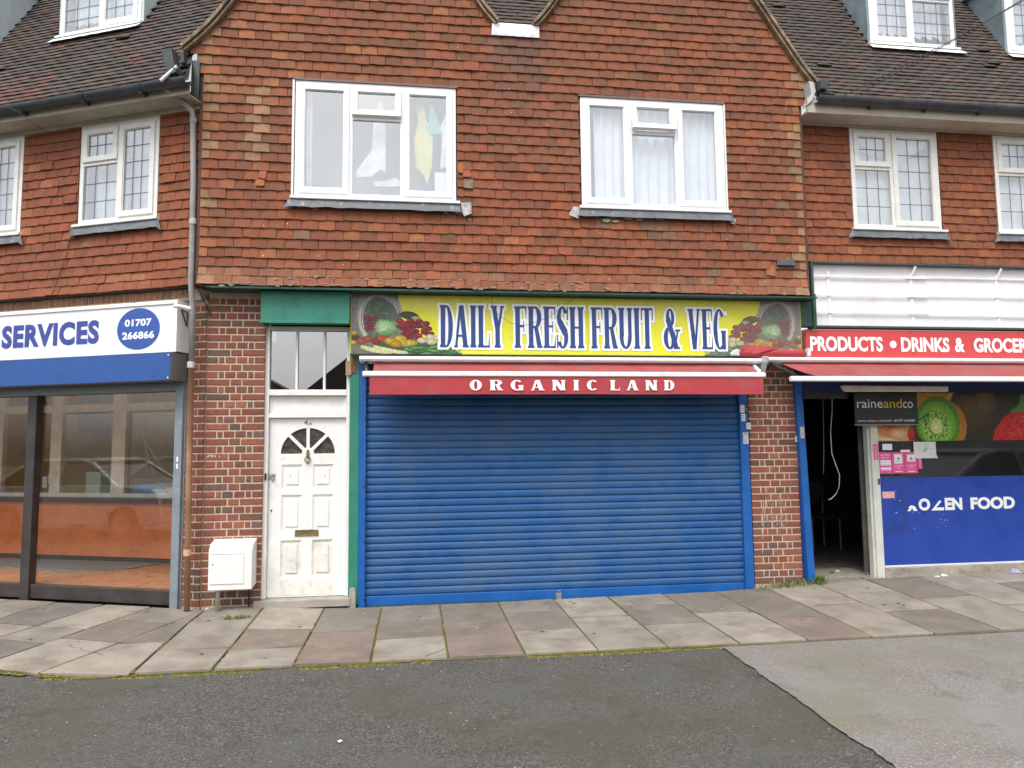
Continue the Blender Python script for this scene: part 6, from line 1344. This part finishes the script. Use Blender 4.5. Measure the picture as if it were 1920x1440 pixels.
# ------------------------------------------------------------------ across the road: what the glass reflects
def opposite_house(x0, x1, y, label, wallc, h=4.1, ridge=6.7):
    t = thing('house', label, 'house', ((x0+x1)/2, y, 0), 'houses across the road')
    part('wall', MB().box(x0, x1, y-7, y, -.02, h), mat('render_%d' % int(abs(x0)*10), wallc, .9, .1, 2), t)
    xm = (x0+x1)/2; part('roof', MB().prism([(x0-.4, h+.001), (x1+.4, h+.001), (xm, ridge)], y-7.2, y+.3), mat('far_roof', (.07, .06, .055), .9, .2, 6, .3, 30), t)
    for k in (.25, .72):
        xa = x0+(x1-x0)*k; w_ = part('window', MB().ring(xa-.7, xa+.7, 1.0, 2.3, .07, y+.001, y+.06), M_UPVC, t); part('pane', MB().box(xa-.63, xa+.63, y+.002, y+.02, 1.07, 2.23), mat('far_glass', (.03, .035, .04), .1), w_)
    part('door', MB().box(xm-.4, xm+.4, y+.001, y+.05, 0, 2.0), mat('far_door', (.2, .05, .03), .5), t)
opposite_house(-13.95, -5.35, -27, 'gabled house across the road mirrored in the left of the door transom', (.42, .36, .28))
opposite_house(-4.45, 5.8, -27, 'gabled house across the road mirrored in the right of the door transom', (.40, .30, .24), ridge=8.6)
opposite_house(8., 18., -29, 'gabled house across the road mirrored in the right shop window', (.45, .42, .38))
def car(loc, rz, label, colr, seed):
    t = bpy.data.objects.new('parked_car', None); COL.objects.link(t); t.location = loc; t.rotation_euler = (0, 0, rz); BASE[t.name] = (0, 0, 0); tag(t, label, 'car')
    paint = mat('car_paint_%d' % seed, colr, .3, .02, 3, coat=.6)
    body = [(-2.1, .30), (-2.15, .55), (-2.08, .82), (-1.95, .92), (-.98, .98), (1.45, .95), (1.98, .90), (2.12, .78), (2.15, .45), (2.08, .28)]
    mb = MB(); n_ = len(body); secs = [(-.86, .93, .03), (-.90, 1., 0), (.90, 1., 0), (.86, .93, .03)]
    vs = [(x*(1-.01*(k in (0, 3))), y, z+(dz if z > .7 else 0)*0) for k, (y, s_, dz) in enumerate(secs) for x, z in body]
    mb.add(vs, [(k*n_+i, k*n_+(i+1) % n_, (k+1)*n_+(i+1) % n_, (k+1)*n_+i) for k in range(3) for i in range(n_)]+[tuple(range(n_)), tuple(range(3*n_, 4*n_))]); part('body', mb, paint, t, bevel=.04, smooth=False)
    gh = [(-1.15, .95), (-.45, 1.38), (-.15, 1.45), (.75, 1.44), (1.25, 1.30), (1.78, .95)]; n_ = len(gh); mb = MB()
    mb.add([(x, y*(1 if z < 1 else .80), z) for y in (-.84, .84) for x, z in gh], [(i, (i+1) % n_, n_+(i+1) % n_, n_+i) for i in range(n_)]+[tuple(range(n_)), tuple(range(n_, 2*n_))]); part('cabin_glass', mb, mat('car_glass', (.015, .017, .02), .08), t)
    mb = MB()
    for y in (-1, 1):
        for i in range(n_-1):
            a, b = gh[i], gh[i+1]; mb.tube([(a[0], y*.84*(1 if a[1] < 1 else .81), a[1]+.01), (b[0], y*.84*(1 if b[1] < 1 else .81), b[1]+.01)], .035, 6)
        mb.tube([(.25, y*.845, .95), (.20, y*.69, 1.45)], .03, 6)
    mb.box(-.45, 1.2, -.66, .66, 1.425, 1.475); part('roof', mb, paint, t, bevel=.01)
    for x in (-1.35, 1.35):
        for y in (-.82, .82):
            w_ = part('wheel', MB().tube([(x, y-.1, .31), (x, y+.1, .31)], .31, 18), M_BLACKP, t); part('rim', MB().tube([(x, y-.11, .31), (x, y+.11, .31)], .19, 12), M_PIPEG, w_)
    for x, nm_ in ((-2.14, 'headlight'), (2.14, 'rear_light')):
        for y in (-.65, .65): part(nm_, MB().box(x-.03, x+.03, y-.14, y+.14, .6, .76), mat(nm_, (.7, .7, .7) if nm_ == 'headlight' else (.4, .02, .02), .2), t, bevel=.01)
p = LW(-6.6, -5.6); car((p[0], p[1], -.015), -TH+math.pi, 'silver hatchback parked left of the view and mirrored in the left shop glass', (.80, .82, .83), 1)
car((10.9, -4.6, -.01), 0, 'grey car parked right of the view and mirrored in the black window glass', (.30, .31, .33), 2)
print('slabs', slab_n)
